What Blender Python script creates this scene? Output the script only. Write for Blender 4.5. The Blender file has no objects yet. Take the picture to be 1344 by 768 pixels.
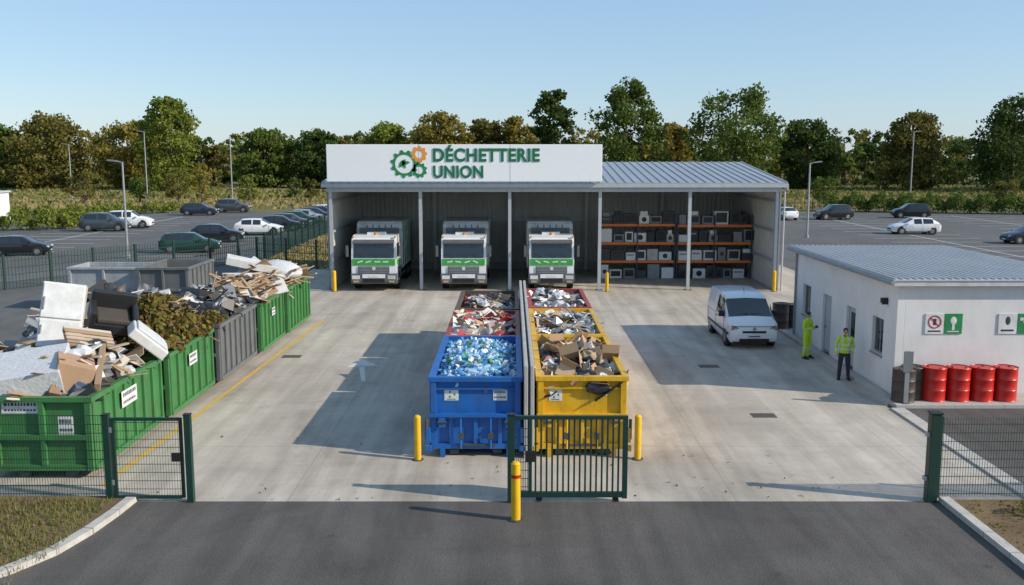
import bpy, math, random
import numpy as np
from mathutils import Vector, Matrix, Euler
random.seed(7)
sc = bpy.context.scene
R = math.radians

# ------------------------------------------------------------------ materials
MATS = {}
def nodes_of(m):
    return m.node_tree.nodes, m.node_tree.links
def M(name, col, rough=.6, metal=0., col2=None, nscale=3., amt=1., bump=0., bscale=20., island=None, spec=.5,
      stretch=(1,1,1), trans=0., dirt=0., dirtcol=(.05,.035,.025), coat=0., tl=0.):
    if name in MATS: return MATS[name]
    m = bpy.data.materials.new(name); m.use_nodes = True
    N, L = nodes_of(m)
    b = N['Principled BSDF']
    b.inputs['Roughness'].default_value = rough
    b.inputs['Metallic'].default_value = metal
    b.inputs['Specular IOR Level'].default_value = spec
    b.inputs['Coat Weight'].default_value = coat
    if trans: b.inputs['Transmission Weight'].default_value = trans
    tc = N.new('ShaderNodeTexCoord'); mp = N.new('ShaderNodeMapping')
    mp.inputs['Scale'].default_value = stretch
    L.new(tc.outputs['Object'], mp.inputs['Vector'])
    c2 = col2 if col2 else tuple(c*.72 for c in col)
    nz = N.new('ShaderNodeTexNoise'); nz.inputs['Scale'].default_value = nscale
    nz.inputs['Detail'].default_value = 1 if tl else 5; nz.inputs['Roughness'].default_value = .65
    L.new(mp.outputs[0], nz.inputs['Vector'])
    rp = N.new('ShaderNodeValToRGB'); rp.color_ramp.elements[0].position = .3; rp.color_ramp.elements[1].position = .7
    rp.color_ramp.elements[0].color = (*c2, 1); rp.color_ramp.elements[1].color = (*col, 1)
    L.new(nz.outputs['Fac'], rp.inputs['Fac'])
    out = rp.outputs['Color']
    if island:
        g = N.new('ShaderNodeNewGeometry')
        r2 = N.new('ShaderNodeValToRGB')
        while len(r2.color_ramp.elements) < len(island): r2.color_ramp.elements.new(.5)
        for i, c in enumerate(island):
            r2.color_ramp.elements[i].position = i/max(1, len(island)-1); r2.color_ramp.elements[i].color = (*c, 1)
        L.new(g.outputs['Random Per Island'], r2.inputs['Fac'])
        mx = N.new('ShaderNodeMix'); mx.data_type = 'RGBA'; mx.inputs['Factor'].default_value = amt
        L.new(out, mx.inputs['A']); L.new(r2.outputs['Color'], mx.inputs['B']); out = mx.outputs['Result']
    if dirt:
        n2 = N.new('ShaderNodeTexNoise'); n2.inputs['Scale'].default_value = 1.6; n2.inputs['Detail'].default_value = 8
        n2.inputs['Roughness'].default_value = .75
        m2 = N.new('ShaderNodeMapping'); m2.inputs['Scale'].default_value = (2.2, 2.2, .6)
        L.new(tc.outputs['Object'], m2.inputs['Vector']); L.new(m2.outputs[0], n2.inputs['Vector'])
        r3 = N.new('ShaderNodeValToRGB'); r3.color_ramp.elements[0].position = .5; r3.color_ramp.elements[1].position = .74
        r3.color_ramp.elements[0].color = (0,0,0,1); r3.color_ramp.elements[1].color = (dirt,)*3+(1,)
        L.new(n2.outputs['Fac'], r3.inputs['Fac'])
        mx = N.new('ShaderNodeMix'); mx.data_type = 'RGBA'
        L.new(r3.outputs['Color'], mx.inputs['Factor']); L.new(out, mx.inputs['A'])
        mx.inputs['B'].default_value = (*dirtcol, 1); out = mx.outputs['Result']
    L.new(out, b.inputs['Base Color'])
    if tl:
        d=N.new('ShaderNodeBsdfDiffuse'); L.new(out,d.inputs['Color'])
        t=N.new('ShaderNodeBsdfTranslucent'); L.new(out,t.inputs['Color']); ms=N.new('ShaderNodeMixShader'); ms.inputs[0].default_value=tl
        L.new(d.outputs[0],ms.inputs[1]); L.new(t.outputs[0],ms.inputs[2]); L.new(ms.outputs[0],N['Material Output'].inputs['Surface'])
        N.remove(b)
    elif bump:
        n3 = N.new('ShaderNodeTexNoise'); n3.inputs['Scale'].default_value = bscale; n3.inputs['Detail'].default_value = 5
        L.new(tc.outputs['Object'], n3.inputs['Vector'])
        bp = N.new('ShaderNodeBump'); bp.inputs['Strength'].default_value = bump; bp.inputs['Distance'].default_value = .05
        L.new(n3.outputs['Fac'], bp.inputs['Height']); L.new(bp.outputs[0], b.inputs['Normal'])
    MATS[name] = m
    return m

def ground_mat(name, ca, cb, cc, joints=0., scale=1., bump=.2, streak=.35, speck=.5, stain=False):
    m = bpy.data.materials.new(name); m.use_nodes = True
    N, L = nodes_of(m); b = N['Principled BSDF']; b.inputs['Roughness'].default_value = .85
    b.inputs['Specular IOR Level'].default_value = .25
    tc = N.new('ShaderNodeTexCoord')
    def noise(s, st=(1,1,1), d=6, r=.6, dist=0.):
        mp = N.new('ShaderNodeMapping'); mp.inputs['Scale'].default_value = st
        L.new(tc.outputs['Object'], mp.inputs['Vector'])
        n = N.new('ShaderNodeTexNoise'); n.inputs['Scale'].default_value = s; n.inputs['Detail'].default_value = d
        n.inputs['Roughness'].default_value = r; n.inputs['Distortion'].default_value = dist
        L.new(mp.outputs[0], n.inputs['Vector']); return n.outputs['Fac']
    def ramp(f, p0, p1, c0, c1):
        r = N.new('ShaderNodeValToRGB'); e = r.color_ramp.elements
        e[0].position = p0; e[1].position = p1; e[0].color = (*c0, 1); e[1].color = (*c1, 1)
        L.new(f, r.inputs['Fac']); return r.outputs['Color']
    def mix(a, bb, f, mode='MIX'):
        x = N.new('ShaderNodeMix'); x.data_type = 'RGBA'; x.blend_type = mode
        if isinstance(f, float): x.inputs['Factor'].default_value = f
        else: L.new(f, x.inputs['Factor'])
        L.new(a, x.inputs['A'])
        if isinstance(bb, tuple): x.inputs['B'].default_value = (*bb, 1)
        else: L.new(bb, x.inputs['B'])
        return x.outputs['Result']
    base = ramp(noise(.14*scale), .35, .68, ca, cb)
    base = mix(base, ramp(noise(1.1*scale, d=7, r=.7), .3, .75, (.72,)*3, (1.12,)*3), .55, 'MULTIPLY')
    st = ramp(noise(1.0, (1.6*scale, .09, 1), 4), .40, .62, (.74,)*3, (1.05,)*3)
    base = mix(base, st, streak, 'MULTIPLY')
    st2 = ramp(noise(.55, (.25, 1.1*scale, 1), 6, .7), .52, .7, (1,1,1), (.78,)*3)
    base = mix(base, st2, streak*.8, 'MULTIPLY')
    if stain:
        base = mix(base, ramp(noise(.33,(1,.45,1),5,.6,1.2), .50, .66, (1,1,1), (.74,.73,.72)), .8, 'MULTIPLY')
        base = mix(base, ramp(noise(2.3,(1,1,1),3,.5), .68, .76, (1,1,1), (.62,.6,.58)), .6, 'MULTIPLY')
    sp = ramp(noise(38, d=2), .35, .7, (.7,)*3, (1.15,)*3)
    base = mix(base, sp, speck, 'MULTIPLY')
    blot = ramp(noise(.9*scale, (1,1,1), 3, .5), .66, .73, (0,0,0), (.5,)*3)
    base = mix(base, cc, blot)
    if joints:
        sx = N.new('ShaderNodeSeparateXYZ'); L.new(tc.outputs['Object'], sx.inputs[0])
        prev = None
        for ax, per in (('X', joints), ('Y', joints*1.2)):
            pp = N.new('ShaderNodeMath'); pp.operation = 'PINGPONG'; pp.inputs[1].default_value = per/2
            L.new(sx.outputs[ax], pp.inputs[0])
            lt = N.new('ShaderNodeMath'); lt.operation = 'LESS_THAN'; lt.inputs[1].default_value = .014
            L.new(pp.outputs[0], lt.inputs[0])
            if prev is None: prev = lt.outputs[0]
            else:
                mxm = N.new('ShaderNodeMath'); mxm.operation = 'MAXIMUM'
                L.new(prev, mxm.inputs[0]); L.new(lt.outputs[0], mxm.inputs[1]); prev = mxm.outputs[0]
        sc_ = N.new('ShaderNodeMath'); sc_.operation = 'MULTIPLY'; sc_.inputs[1].default_value = .35
        L.new(prev, sc_.inputs[0])
        base = mix(base, (.16,.145,.13), sc_.outputs[0])
    L.new(base, b.inputs['Base Color'])
    bp = N.new('ShaderNodeBump'); bp.inputs['Strength'].default_value = bump; bp.inputs['Distance'].default_value = .03
    L.new(noise(30, d=4), bp.inputs['Height']); L.new(bp.outputs[0], b.inputs['Normal'])
    return m

# ------------------------------------------------------------------ mesh builder
class MB:
    def __init__(s): s.v=[]; s.f=[]; s.m=[]; s.mats=[]
    def mi(s, mat):
        if mat not in s.mats: s.mats.append(mat)
        return s.mats.index(mat)
    def add(s, vs, fs, mat, T=None):
        o = len(s.v)
        if T is not None: vs = [tuple(T @ Vector(v)) for v in vs]
        s.v += [tuple(v) for v in vs]
        k = s.mi(mat) if not isinstance(mat, list) else None
        for i, f in enumerate(fs):
            s.f.append([o+j for j in f]); s.m.append(k if k is not None else s.mi(mat[i]))
    def box(s, c, d, mat, rot=(0,0,0), top=(1,1)):
        x, y, z = d[0]/2, d[1]/2, d[2]/2; tx, ty = top
        vs = [(-x,-y,-z),(x,-y,-z),(x,y,-z),(-x,y,-z),(-x*tx,-y*ty,z),(x*tx,-y*ty,z),(x*tx,y*ty,z),(-x*tx,y*ty,z)]
        T = Matrix.Translation(c) @ Euler(rot).to_matrix().to_4x4()
        s.add(vs, [(0,3,2,1),(4,5,6,7),(0,1,5,4),(1,2,6,5),(2,3,7,6),(3,0,4,7)], mat, T)
    def b2(s, x0,x1,y0,y1,z0,z1,mat):
        s.box(((x0+x1)/2,(y0+y1)/2,(z0+z1)/2),(abs(x1-x0),abs(y1-y0),abs(z1-z0)),mat)
    def cyl(s, p0, p1, r0, mat, r1=None, n=12, caps=True):
        r1 = r0 if r1 is None else r1
        p0, p1 = Vector(p0), Vector(p1); d = (p1-p0).normalized()
        a = d.orthogonal().normalized(); b = d.cross(a)
        vs = []
        for p, r in ((p0, r0), (p1, r1)):
            for i in range(n):
                t = 2*math.pi*i/n; vs.append(p + a*(r*math.cos(t)) + b*(r*math.sin(t)))
        fs = [(i, (i+1)%n, n+(i+1)%n, n+i) for i in range(n)]
        if caps: fs += [tuple(range(n-1,-1,-1)), tuple(range(n, 2*n))]
        s.add(vs, fs, mat)
    def sphere(s, c, r, mat, nu=12, nv=8, rot=(0,0,0), fn=None):
        if isinstance(r, (int,float)): r = (r,r,r)
        vs = [(0,0,-1)]
        for j in range(1, nv):
            ph = -math.pi/2+math.pi*j/nv
            for i in range(nu):
                th = 2*math.pi*i/nu; vs.append((math.cos(ph)*math.cos(th), math.cos(ph)*math.sin(th), math.sin(ph)))
        vs.append((0,0,1))
        if fn: vs = [fn(v) for v in vs]
        vs = [(v[0]*r[0], v[1]*r[1], v[2]*r[2]) for v in vs]
        fs = [(0, 1+(i+1)%nu, 1+i) for i in range(nu)]
        for j in range(nv-2):
            for i in range(nu):
                a = 1+j*nu+i; b = 1+j*nu+(i+1)%nu; fs.append((a, b, b+nu, a+nu))
        t = len(vs)-1; o = 1+(nv-2)*nu
        fs += [(o+i, o+(i+1)%nu, t) for i in range(nu)]
        s.add(vs, fs, mat, Matrix.Translation(c) @ Euler(rot).to_matrix().to_4x4())
    def prism(s, pts, x0, x1, mat, axis='X'):
        n = len(pts)
        if axis == 'X': vs = [(x0,p[0],p[1]) for p in pts]+[(x1,p[0],p[1]) for p in pts]
        elif axis == 'Y': vs = [(p[0],x0,p[1]) for p in pts]+[(p[0],x1,p[1]) for p in pts]
        else: vs = [(p[0],p[1],x0) for p in pts]+[(p[0],p[1],x1) for p in pts]
        s.add(vs, [tuple(range(n-1,-1,-1)), tuple(range(n,2*n))]+[(i,(i+1)%n,n+(i+1)%n,n+i) for i in range(n)], mat)
    def build(s, name, origin=(0,0,0), loc=None, rotz=0, bevel=0, smooth=None, parent=None, scale=1):
        me = bpy.data.meshes.new(name)
        ox, oy, oz = origin
        me.from_pydata([(x-ox,y-oy,z-oz) for x,y,z in s.v], [], s.f)
        for m in s.mats: me.materials.append(m)
        me.polygons.foreach_set('material_index', s.m)
        me.update()
        import bmesh
        bm = bmesh.new(); bm.from_mesh(me); bmesh.ops.recalc_face_normals(bm, faces=bm.faces); bm.to_mesh(me); bm.free()
        if smooth is not None:
            me.polygons.foreach_set('use_smooth', [True]*len(me.polygons)); me.set_sharp_from_angle(angle=R(smooth))
        o = bpy.data.objects.new(name, me); sc.collection.objects.link(o)
        o.location = loc if loc is not None else origin
        o.rotation_euler[2] = rotz; o.scale = (scale,)*3
        if bevel:
            md = o.modifiers.new('bevel','BEVEL'); md.width = bevel; md.segments = 2; md.limit_method='ANGLE'; md.angle_limit=R(35)
        if parent: o.parent = parent
        return o

def sheet(name, pts, z, mat):
    me = bpy.data.meshes.new(name)
    me.from_pydata([(x,y,z) for x,y in pts], [], [tuple(range(len(pts)))]); me.materials.append(mat)
    o = bpy.data.objects.new(name, me); sc.collection.objects.link(o); return o
def rect(x0,x1,y0,y1): return [(x0,y0),(x1,y0),(x1,y1),(x0,y1)]

# ------------------------------------------------------------------ camera, light, sky
cam = bpy.data.cameras.new('camera'); cam.lens = 33; cam.sensor_width = 36; cam.clip_end = 6000; cam.clip_start = .1
co = bpy.data.objects.new('camera', cam); sc.collection.objects.link(co); sc.camera = co
co.location = (0,0,7.6); co.rotation_euler = (R(90-8.23), 0, 0)
S = Vector((.835,-.25,.465)).normalized()
elev = math.asin(S.z)
w = bpy.data.worlds.new('World'); sc.world = w; w.use_nodes = True
N, L = w.node_tree.nodes, w.node_tree.links
sk = N.new('ShaderNodeTexSky'); sk.sky_type = 'NISHITA'; sk.sun_disc = False
sk.sun_elevation = elev; sk.sun_rotation = math.atan2(S.x, S.y); sk.altitude = 50
sk.air_density = 1.0; sk.dust_density = .3; sk.ozone_density = 2.
mx = N.new('ShaderNodeMix'); mx.data_type='RGBA'; mx.inputs['Factor'].default_value=.5
L.new(sk.outputs[0], mx.inputs['A']); mx.inputs['B'].default_value=(2.45,3.95,5.9,1)
L.new(mx.outputs['Result'], N['Background'].inputs['Color']); N['Background'].inputs['Strength'].default_value = .145
sl = bpy.data.lights.new('sun','SUN'); sl.energy = 5; sl.angle = R(.5); sl.color = (1,.91,.77)
so = bpy.data.objects.new('sun', sl); sc.collection.objects.link(so)
so.rotation_euler = (-S).to_track_quat('-Z','Y').to_euler(); so.location = (60,-30,60)
sc.view_settings.view_transform = 'Standard'; sc.view_settings.look = 'None'; sc.view_settings.exposure = 0

# ------------------------------------------------------------------ base materials
sheetwhite = M('sign_white',(.88,.89,.9),.4,col2=(.85,.86,.87))
steel = M('galvanised_steel',(.42,.44,.45),.45,.6,col2=(.32,.33,.34),nscale=4)
dgreen = M('dark_green_paint',(.008,.045,.032),.45,col2=(.006,.032,.024),nscale=5)
yellow = M('yellow_bollard_paint',(.85,.5,.01),.45,col2=(.7,.38,.01),dirt=.3)
black = M('black_plastic',(.015,.015,.016),.5)
rubber = M('tyre_rubber',(.02,.02,.02),.85)
glass = M('dark_glass',(.02,.028,.032),.05,col2=(.015,.02,.024),spec=.9)
hub = M('wheel_alloy',(.45,.45,.46),.35,.8)
chrome = M('lamp_glass',(.75,.77,.8),.12,.2)
redlamp = M('red_lamp',(.4,.01,.01),.2)
orange = M('orange_paint',(.9,.2,.02),.45,col2=(.75,.16,.02))
grn = M('logo_green',(.02,.27,.08),.5)
drkgrey = M('dark_grey_metal',(.07,.072,.075),.55)
midgrey = M('mid_grey_metal',(.22,.23,.24),.5,.2,dirt=.3)
woodm = M('weathered_wood',(.42,.27,.14),.8,col2=(.25,.15,.08),nscale=6,stretch=(1,1,8),
          island=[(.5,.36,.22),(.3,.19,.11),(.55,.44,.32),(.2,.13,.08),(.62,.58,.52),(.38,.25,.15)],amt=.75)
cardb = M('cardboard',(.45,.29,.16),.85,col2=(.36,.22,.12),nscale=3,island=[(.5,.34,.2),(.36,.22,.12),(.6,.45,.3)],amt=.6)
redm = M('red_paint',(.5,.02,.015),.35,dirt=.2)

# ------------------------------------------------------------------ ground
g_field = ground_mat('grass_ground',(.13,.13,.045),(.25,.2,.085),(.09,.1,.035),scale=.5,bump=.6,streak=.2)
g_asph = ground_mat('asphalt',(.115,.105,.097),(.155,.142,.131),(.10,.092,.085),bump=.5,streak=.7,speck=.7,stain=True)
g_asph2 = ground_mat('car_park_asphalt',(.125,.124,.12),(.17,.167,.16),(.105,.104,.10),bump=.3,streak=.4)
g_conc = ground_mat('yard_concrete',(.48,.42,.35),(.61,.545,.465),(.40,.355,.3),joints=5.,bump=.15,streak=.7,speck=.25,stain=True)
g_pave = ground_mat('pavement_concrete',(.47,.44,.4),(.56,.53,.49),(.4,.37,.34),joints=1.5,bump=.15,streak=.2)
g_soil = ground_mat('bed_soil',(.17,.11,.06),(.27,.19,.10),(.14,.14,.05),scale=4,bump=1.,streak=.2)
sheet('ground', rect(-3000,3000,-600,4500), 0, g_field)
sheet('access_road', rect(-60,60,-10,20), .008, g_asph)
sheet('concrete_yard', [(-13.6,20),(11.5,20),(11.5,28),(19,40),(19,66),(-13.6,66)], .012, g_conc)
sheet('car_park', [(-90,40),(-13.6,40),(-13.6,62),(-18.3,70),(-18.3,128),(-90,136)], .006, g_asph2)
sheet('side_lane', [(-60,20),(-13.6,20),(-13.6,40),(-60,40)], .009, g_asph2)
sheet('car_park', [(19,42),(120,42),(120,130),(18,130)], .006, g_asph2)
sheet('service_asphalt', rect(11.9,60,20,27.8), .010, g_asph)
linem = M('road_marking_white',(.75,.75,.73),.7,col2=(.5,.5,.48),nscale=8)
fadem = M('road_marking_worn',(.72,.71,.69),.7,col2=(.5,.46,.4),nscale=5)
yline = M('road_marking_yellow',(.8,.45,.03),.7,col2=(.55,.35,.1),nscale=6)
def strip(name, a, b, wdt, z, mat):
    d = (Vector(b)-Vector(a)).normalized(); n = Vector((-d.y,d.x))*wdt/2; a, b = Vector(a), Vector(b)
    return sheet(name, [tuple(a-n),tuple(b-n),tuple(b+n),tuple(a+n)], z, mat)
strip('yellow_line',(-9.55,21.0),(-8.85,43.5),.13,.017,yline)
mb = MB()
def line(mb,a,b,wd,z,mat):
    a,b=Vector(a),Vector(b); d=(b-a).normalized(); n=Vector((-d.y,d.x))*wd/2
    mb.add([(*(a-n),z),(*(b-n),z),(*(b+n),z),(*(a+n),z)],[(0,1,2,3)],mat)
for i in range(14): line(mb,(-30+.1*i,72+i*3.6),(-24+.1*i,72+i*3.6),.16,.02,linem)
for i in range(14): line(mb,(-47,72+i*3.6),(-37,72+i*3.6),.16,.02,linem)
for i in range(14): line(mb,(-70,72+i*3.6),(-60,72+i*3.6),.16,.02,linem)
line(mb,(-42,70),(-42,120),.16,.021,linem)
for i in range(14): line(mb,(34,68+i*4),(44,68+i*4),.16,.02,linem)
for i in range(14): line(mb,(52,68+i*4),(62,68+i*4),.16,.02,linem)
line(mb,(39,66),(39,122),.16,.021,linem); line(mb,(57,66),(57,122),.16,.021,linem)
mb.build('parking_bay_markings')
mb = MB()
mb.add([(-5.15,31.3,.018),(-5.0,31.3,.018),(-5.4,33.6,.018),(-5.6,33.6,.018)],[(0,1,2,3)],fadem)
mb.add([(-6.0,33.4,.018),(-4.9,33.7,.018),(-5.7,34.9,.018)],[(0,1,2)],fadem)
mb.build('arrow_marking')
iron=M('cast_iron',(.16,.12,.09),.7,dirt=.4)
for (x,y) in ((7.45,27.0),(7.2,33.6),(-8.45,35.3)):
    mb = MB(); mb.b2(x-.36,x+.36,y-.24,y+.24,.008,.018,iron)
    for i in range(9): mb.b2(x-.32+i*.075,x-.30+i*.075,y-.2,y+.2,.018,.021,black)
    mb.build('drain_grate',origin=(x,y,0))
kerbm = M('kerb_concrete',(.56,.53,.48),.8,col2=(.42,.39,.35),nscale=5,bump=.2,dirt=.3,dirtcol=(.18,.15,.12))
def kerb(name, pts, wdt=.22, h=.13):
    mb = MB()
    P=[Vector(p) for p in pts]; n=len(P); Ls=[];Rs=[]
    for i,p in enumerate(P):
        d=((P[min(i+1,n-1)]-P[max(i-1,0)])).normalized(); q=Vector((-d.y,d.x))*wdt/2; Ls.append(p+q);Rs.append(p-q)
    vs=[];
    for a,b in zip(Ls,Rs): vs+=[(a.x,a.y,-.02),(a.x,a.y,h),(b.x,b.y,h),(b.x,b.y,-.02)]
    fs=[]
    for i in range(n-1):
        o=i*4
        for k in range(3): fs.append((o+k,o+k+1,o+5+k,o+4+k))
    fs+=[(0,1,2,3),(4*n-4,4*n-3,4*n-2,4*n-1)]
    mb.add(vs,fs,kerbm)
    jm=M('kerb_joint',(.2,.18,.16),.9)
    for a,b in zip(P[:-1],P[1:]):
        Ln=(b-a).length; k=0.
        while k<Ln:
            p=a+(b-a)*(k/Ln); ang=math.atan2((b-a).y,(b-a).x); mb.box((p.x,p.y,h/2+.002),(.012,wdt+.004,h+.002),jm,(0,0,ang)); k+=1.
    return mb.build(name,bevel=.0)
lk=[(-8.45,20.1),(-8.5,19.2),(-8.62,18.2),(-8.85,17.2),(-9.3,16.35),(-10.0,15.7),(-11.2,15.1),(-13,14.6),(-20,14.3)]
kerb('kerb',lk)
kerb('kerb',[(9.6,20.0),(9.6,14),(9.6,8)])
sheet('planting_bed',[(x-.1,y) for x,y in lk[::1]]+[(-40,14.3),(-40,20.05)],.10,g_soil)
sheet('planting_bed',[(9.7,8),(40,8),(40,19.9),(9.7,19.9)],.10,g_soil)
kerb('kerb',[(11.7,20.05),(11.7,27.7)],.4,.06)
mb=MB(); mb.b2(11.7,19.2,27.8,29.05,-.01,.12,g_pave); mb.b2(11.7,12.05,29.05,40.5,-.01,.12,g_pave); mb.build('building_pavement',bevel=.015)

# ------------------------------------------------------------------ vegetation
def leafmat(name, cols, tint):
    return M(name, tint, .75, col2=tuple(c*.62 for c in tint), nscale=.25, island=cols, amt=.6, spec=.15, tl=.38)
LG = leafmat('foliage_green',[(.075,.12,.025),(.13,.185,.045),(.2,.24,.06)],(.14,.18,.045))
LD = leafmat('foliage_dark',[(.045,.08,.022),(.08,.125,.035),(.13,.165,.05)],(.085,.125,.038))
LY = leafmat('foliage_yellow',[(.2,.185,.04),(.3,.25,.055),(.36,.28,.07)],(.27,.225,.055))
LB = leafmat('foliage_olive',[(.13,.135,.035),(.2,.18,.05),(.29,.22,.065)],(.18,.17,.048))
LL = leafmat('foliage_bright',[(.14,.185,.03),(.22,.26,.048),(.29,.31,.07)],(.2,.24,.05))
bark = M('bark',(.2,.15,.11),.9,col2=(.1,.075,.05),nscale=8)
rng = np.random.default_rng(11)
def quads(P, size, up=.3):
    n=len(P); a=rng.normal(size=(n,3)); a/=np.linalg.norm(a,axis=1)[:,None]
    b=rng.normal(size=(n,3)); b-=(b*a).sum(1)[:,None]*a; b/=np.linalg.norm(b,axis=1)[:,None]
    s=(size*rng.uniform(.6,1.3,n))[:,None]; a=a*s*.5; b=b*s*.36
    V=np.stack([P-a,P-b*1.0+a*.1,P+a,P+b],axis=1).reshape(-1,3); return V
def crown(n_cl,n_leaf,h0,h1,Rr,shape):
    t=rng.uniform(0.0,.98,n_cl)
    if shape=='poplar': prof=np.sin(np.pi*np.clip(t*.9+.08,0,1)**.75)**.5
    elif shape=='broad': prof=np.sqrt(np.clip(1-(1.6*t-.65)**2,0.05,1))
    else: prof=np.sqrt(np.clip(1-(1.9*t-.95)**2,.06,1))
    th=rng.uniform(0,2*np.pi,n_cl); rr=prof*Rr*np.sqrt(rng.uniform(.05,1,n_cl))*rng.uniform(.8,1.05,n_cl)
    C=np.stack([rr*np.cos(th),rr*np.sin(th),h0+(h1-h0)*t],1)
    cs=Rr*rng.uniform(.2,.36,n_cl)*(.6+.4*prof)
    k=np.repeat(np.arange(n_cl),n_leaf)
    d=rng.normal(size=(len(k),3)); d/=np.linalg.norm(d,axis=1)[:,None]; d*=(rng.uniform(.1,1.15,len(k))**.6)[:,None]; d[:,2]*=.72
    return C, C[k]+d*cs[k][:,None]
def tube(p0,p1,r0,r1,n=6):
    p0,p1=Vector(p0),Vector(p1); d=(p1-p0).normalized(); a=d.orthogonal().normalized(); b=d.cross(a); V=[]
    for i in range(n):
        t0=2*math.pi*i/n; t1=2*math.pi*(i+1)/n
        c0=a*math.cos(t0)+b*math.sin(t0); c1=a*math.cos(t1)+b*math.sin(t1)
        V+=[p0+c0*r0,p0+c1*r0,p1+c1*r1,p1+c0*r1]
    return np.array([tuple(v) for v in V])
def qmesh(name, chunks, mats, loc=(0,0,0)):
    V=np.concatenate([c[0] for c in chunks]); n=len(V)//4
    mi=np.concatenate([np.full(len(c[0])//4,c[1]) for c in chunks]).astype(np.int32)
    me=bpy.data.meshes.new(name); me.vertices.add(len(V)); me.vertices.foreach_set('co',V.astype(np.float32).ravel())
    me.loops.add(4*n); me.loops.foreach_set('vertex_index',np.arange(4*n,dtype=np.int32))
    me.polygons.add(n); me.polygons.foreach_set('loop_start',np.arange(0,4*n,4,dtype=np.int32))
    for m in mats: me.materials.append(m)
    me.polygons.foreach_set('material_index',mi); me.update(calc_edges=True); me.validate()
    o=bpy.data.objects.new(name,me); sc.collection.objects.link(o); o.location=loc; return o
def tree_chunks(h,wd,shape,ncl,nl,leaf,base=.12,mi=0,limbs=10):
    C,P=crown(ncl,nl,h*base,h*.95,wd/2,shape)
    ch=[(quads(P,leaf),mi)]
    tr=wd*.022+.08; top=Vector((0,0,h*.8))
    ch.append((tube((0,0,-.1),(0,0,h*.4),tr*1.3,tr*.8,8),1)); ch.append((tube((0,0,h*.4),top,tr*.8,tr*.2,6),1))
    idx=rng.choice(len(C),min(limbs,len(C)),replace=False)
    for i in idx:
        c=Vector(C[i]); z0=max(h*.12,min(c.z-.15*h,h*.7)); ch.append((tube((0,0,z0),c,tr*.35,tr*.08,5),1))
    return ch
def tree(name,x,y,h,wd,lm,shape='round',ncl=70,nl=70,leaf=.5,base=.1):
    return qmesh(name,tree_chunks(h,wd,shape,ncl,nl,leaf,base),[lm,bark],(x,y,0))
ch=[]; LM=[LG,bark,LD,LY,LB,LL]
for (Y,x0,x1,stp,hm) in ((238,-150,150,7.5,11),(262,-165,165,7,13),(300,-190,190,7,15.5)):
    x=x0
    while x<x1:
        h=hm*rng.uniform(.8,1.2); wd=h*rng.uniform(.7,1.05)
        c=tree_chunks(h,wd,'broad' if rng.random()<.6 else 'round',22,44,1.05,.02,int(rng.choice([0,2,3,4,4,5])) if x<30 else int(rng.choice([0,0,2,4,3,4])),3)
        off=np.array([x+rng.uniform(-2,2),Y+rng.uniform(-8,8),0])
        ch+=[(v+off,m) for v,m in c]; x+=stp*rng.uniform(.7,1.3)
qmesh('distant_woodland',ch,LM)
FT=[('poplar_tree',-72,200,21,13.5,LL,'broad'),('poplar_tree',8.6,200,22.5,11,LD,'poplar'),('poplar_tree',24,200,24.5,16,LG,'poplar'),
('oak_tree',47,200,22.5,20,LG,'broad'),('oak_tree',103,195,20.5,17,LD,'broad'),('oak_tree',85,202,17.5,14,LB,'broad'),
('oak_tree',-16,210,18,15,LY,'broad'),('oak_tree',-101,205,17,18,LB,'broad'),('oak_tree',-86,215,16,15,LY,'round'),('oak_tree',-29,212,15.5,13,LL,'round'),
('oak_tree',-6,215,17,11,LB,'broad'),('oak_tree',66,212,16,14,LD,'round'),('oak_tree',-56,215,14,13,LG,'round'),('oak_tree',-44,216,13.5,12,LD,'round'),
('oak_tree',36,216,15.5,10,LY,'round'),('oak_tree',1,213,17,10,LY,'broad'),('oak_tree',118,205,17,14,LG,'broad'),('oak_tree',-114,210,15,14,LG,'broad'),]
for n,x,y,h,wd,lm,s in FT: tree(n,x,y,h,wd,lm,s,ncl=100,nl=85,leaf=.74,base=.05)
for x,y,h,wd,lm in ((-67,148,5.5,6,LB),(-53,150,5.5,4.5,LB),(-46,140,7,5,LY),(-42.5,152,5,3.4,LL),(-33,155,4.5,2.6,LB),(49,148,4.6,5.2,LG),(76,145,4.2,4.6,LB),(-60,152,4.5,4,LG),(-38,165,4,3,LG)):
    tree('small_tree',x,y,h,wd,lm,'broad',ncl=34,nl=40,leaf=.34,base=.22)
def hedge(name,pts,wdt,h,lm,dens=60,leaf=.28,z0=0):
    V=[]
    for a,b in zip(pts[:-1],pts[1:]):
        a,b=np.array(a,float),np.array(b,float); L_=np.linalg.norm(b-a); n=int(L_*dens)
        t=rng.uniform(0,1,n); d=(b-a)/L_; q=np.array([-d[1],d[0]]); u=rng.uniform(-1,1,n)
        bumpy=.8+.2*np.sin(t*L_*1.9+a[0])+.1*np.sin(t*L_*5.1)
        zz=h*bumpy*np.sqrt(np.clip(1-u**4*.7,0,1))*rng.uniform(0,1,n)**.45
        P=np.stack([a[0]+d[0]*t*L_+q[0]*u*wdt/2*bumpy,a[1]+d[1]*t*L_+q[1]*u*wdt/2*bumpy,z0+zz],1); V.append(quads(P,leaf))
    return qmesh(name,[(np.concatenate(V),0)],[lm])
hedge('hedge',[(-62,96),(-48,99),(-47,114)],3.4,2.0,LL,240,.34)
hedge('hedge',[(-90,118),(-62,117),(-46,130)],2.6,1.5,LL,180,.34)
hedge('hedge',[(44,133),(80,122),(95,112)],4,2.8,LG,300,.36)
hedge('hedge',[(16,138),(40,138)],2,1.1,LB,150,.3)
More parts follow.
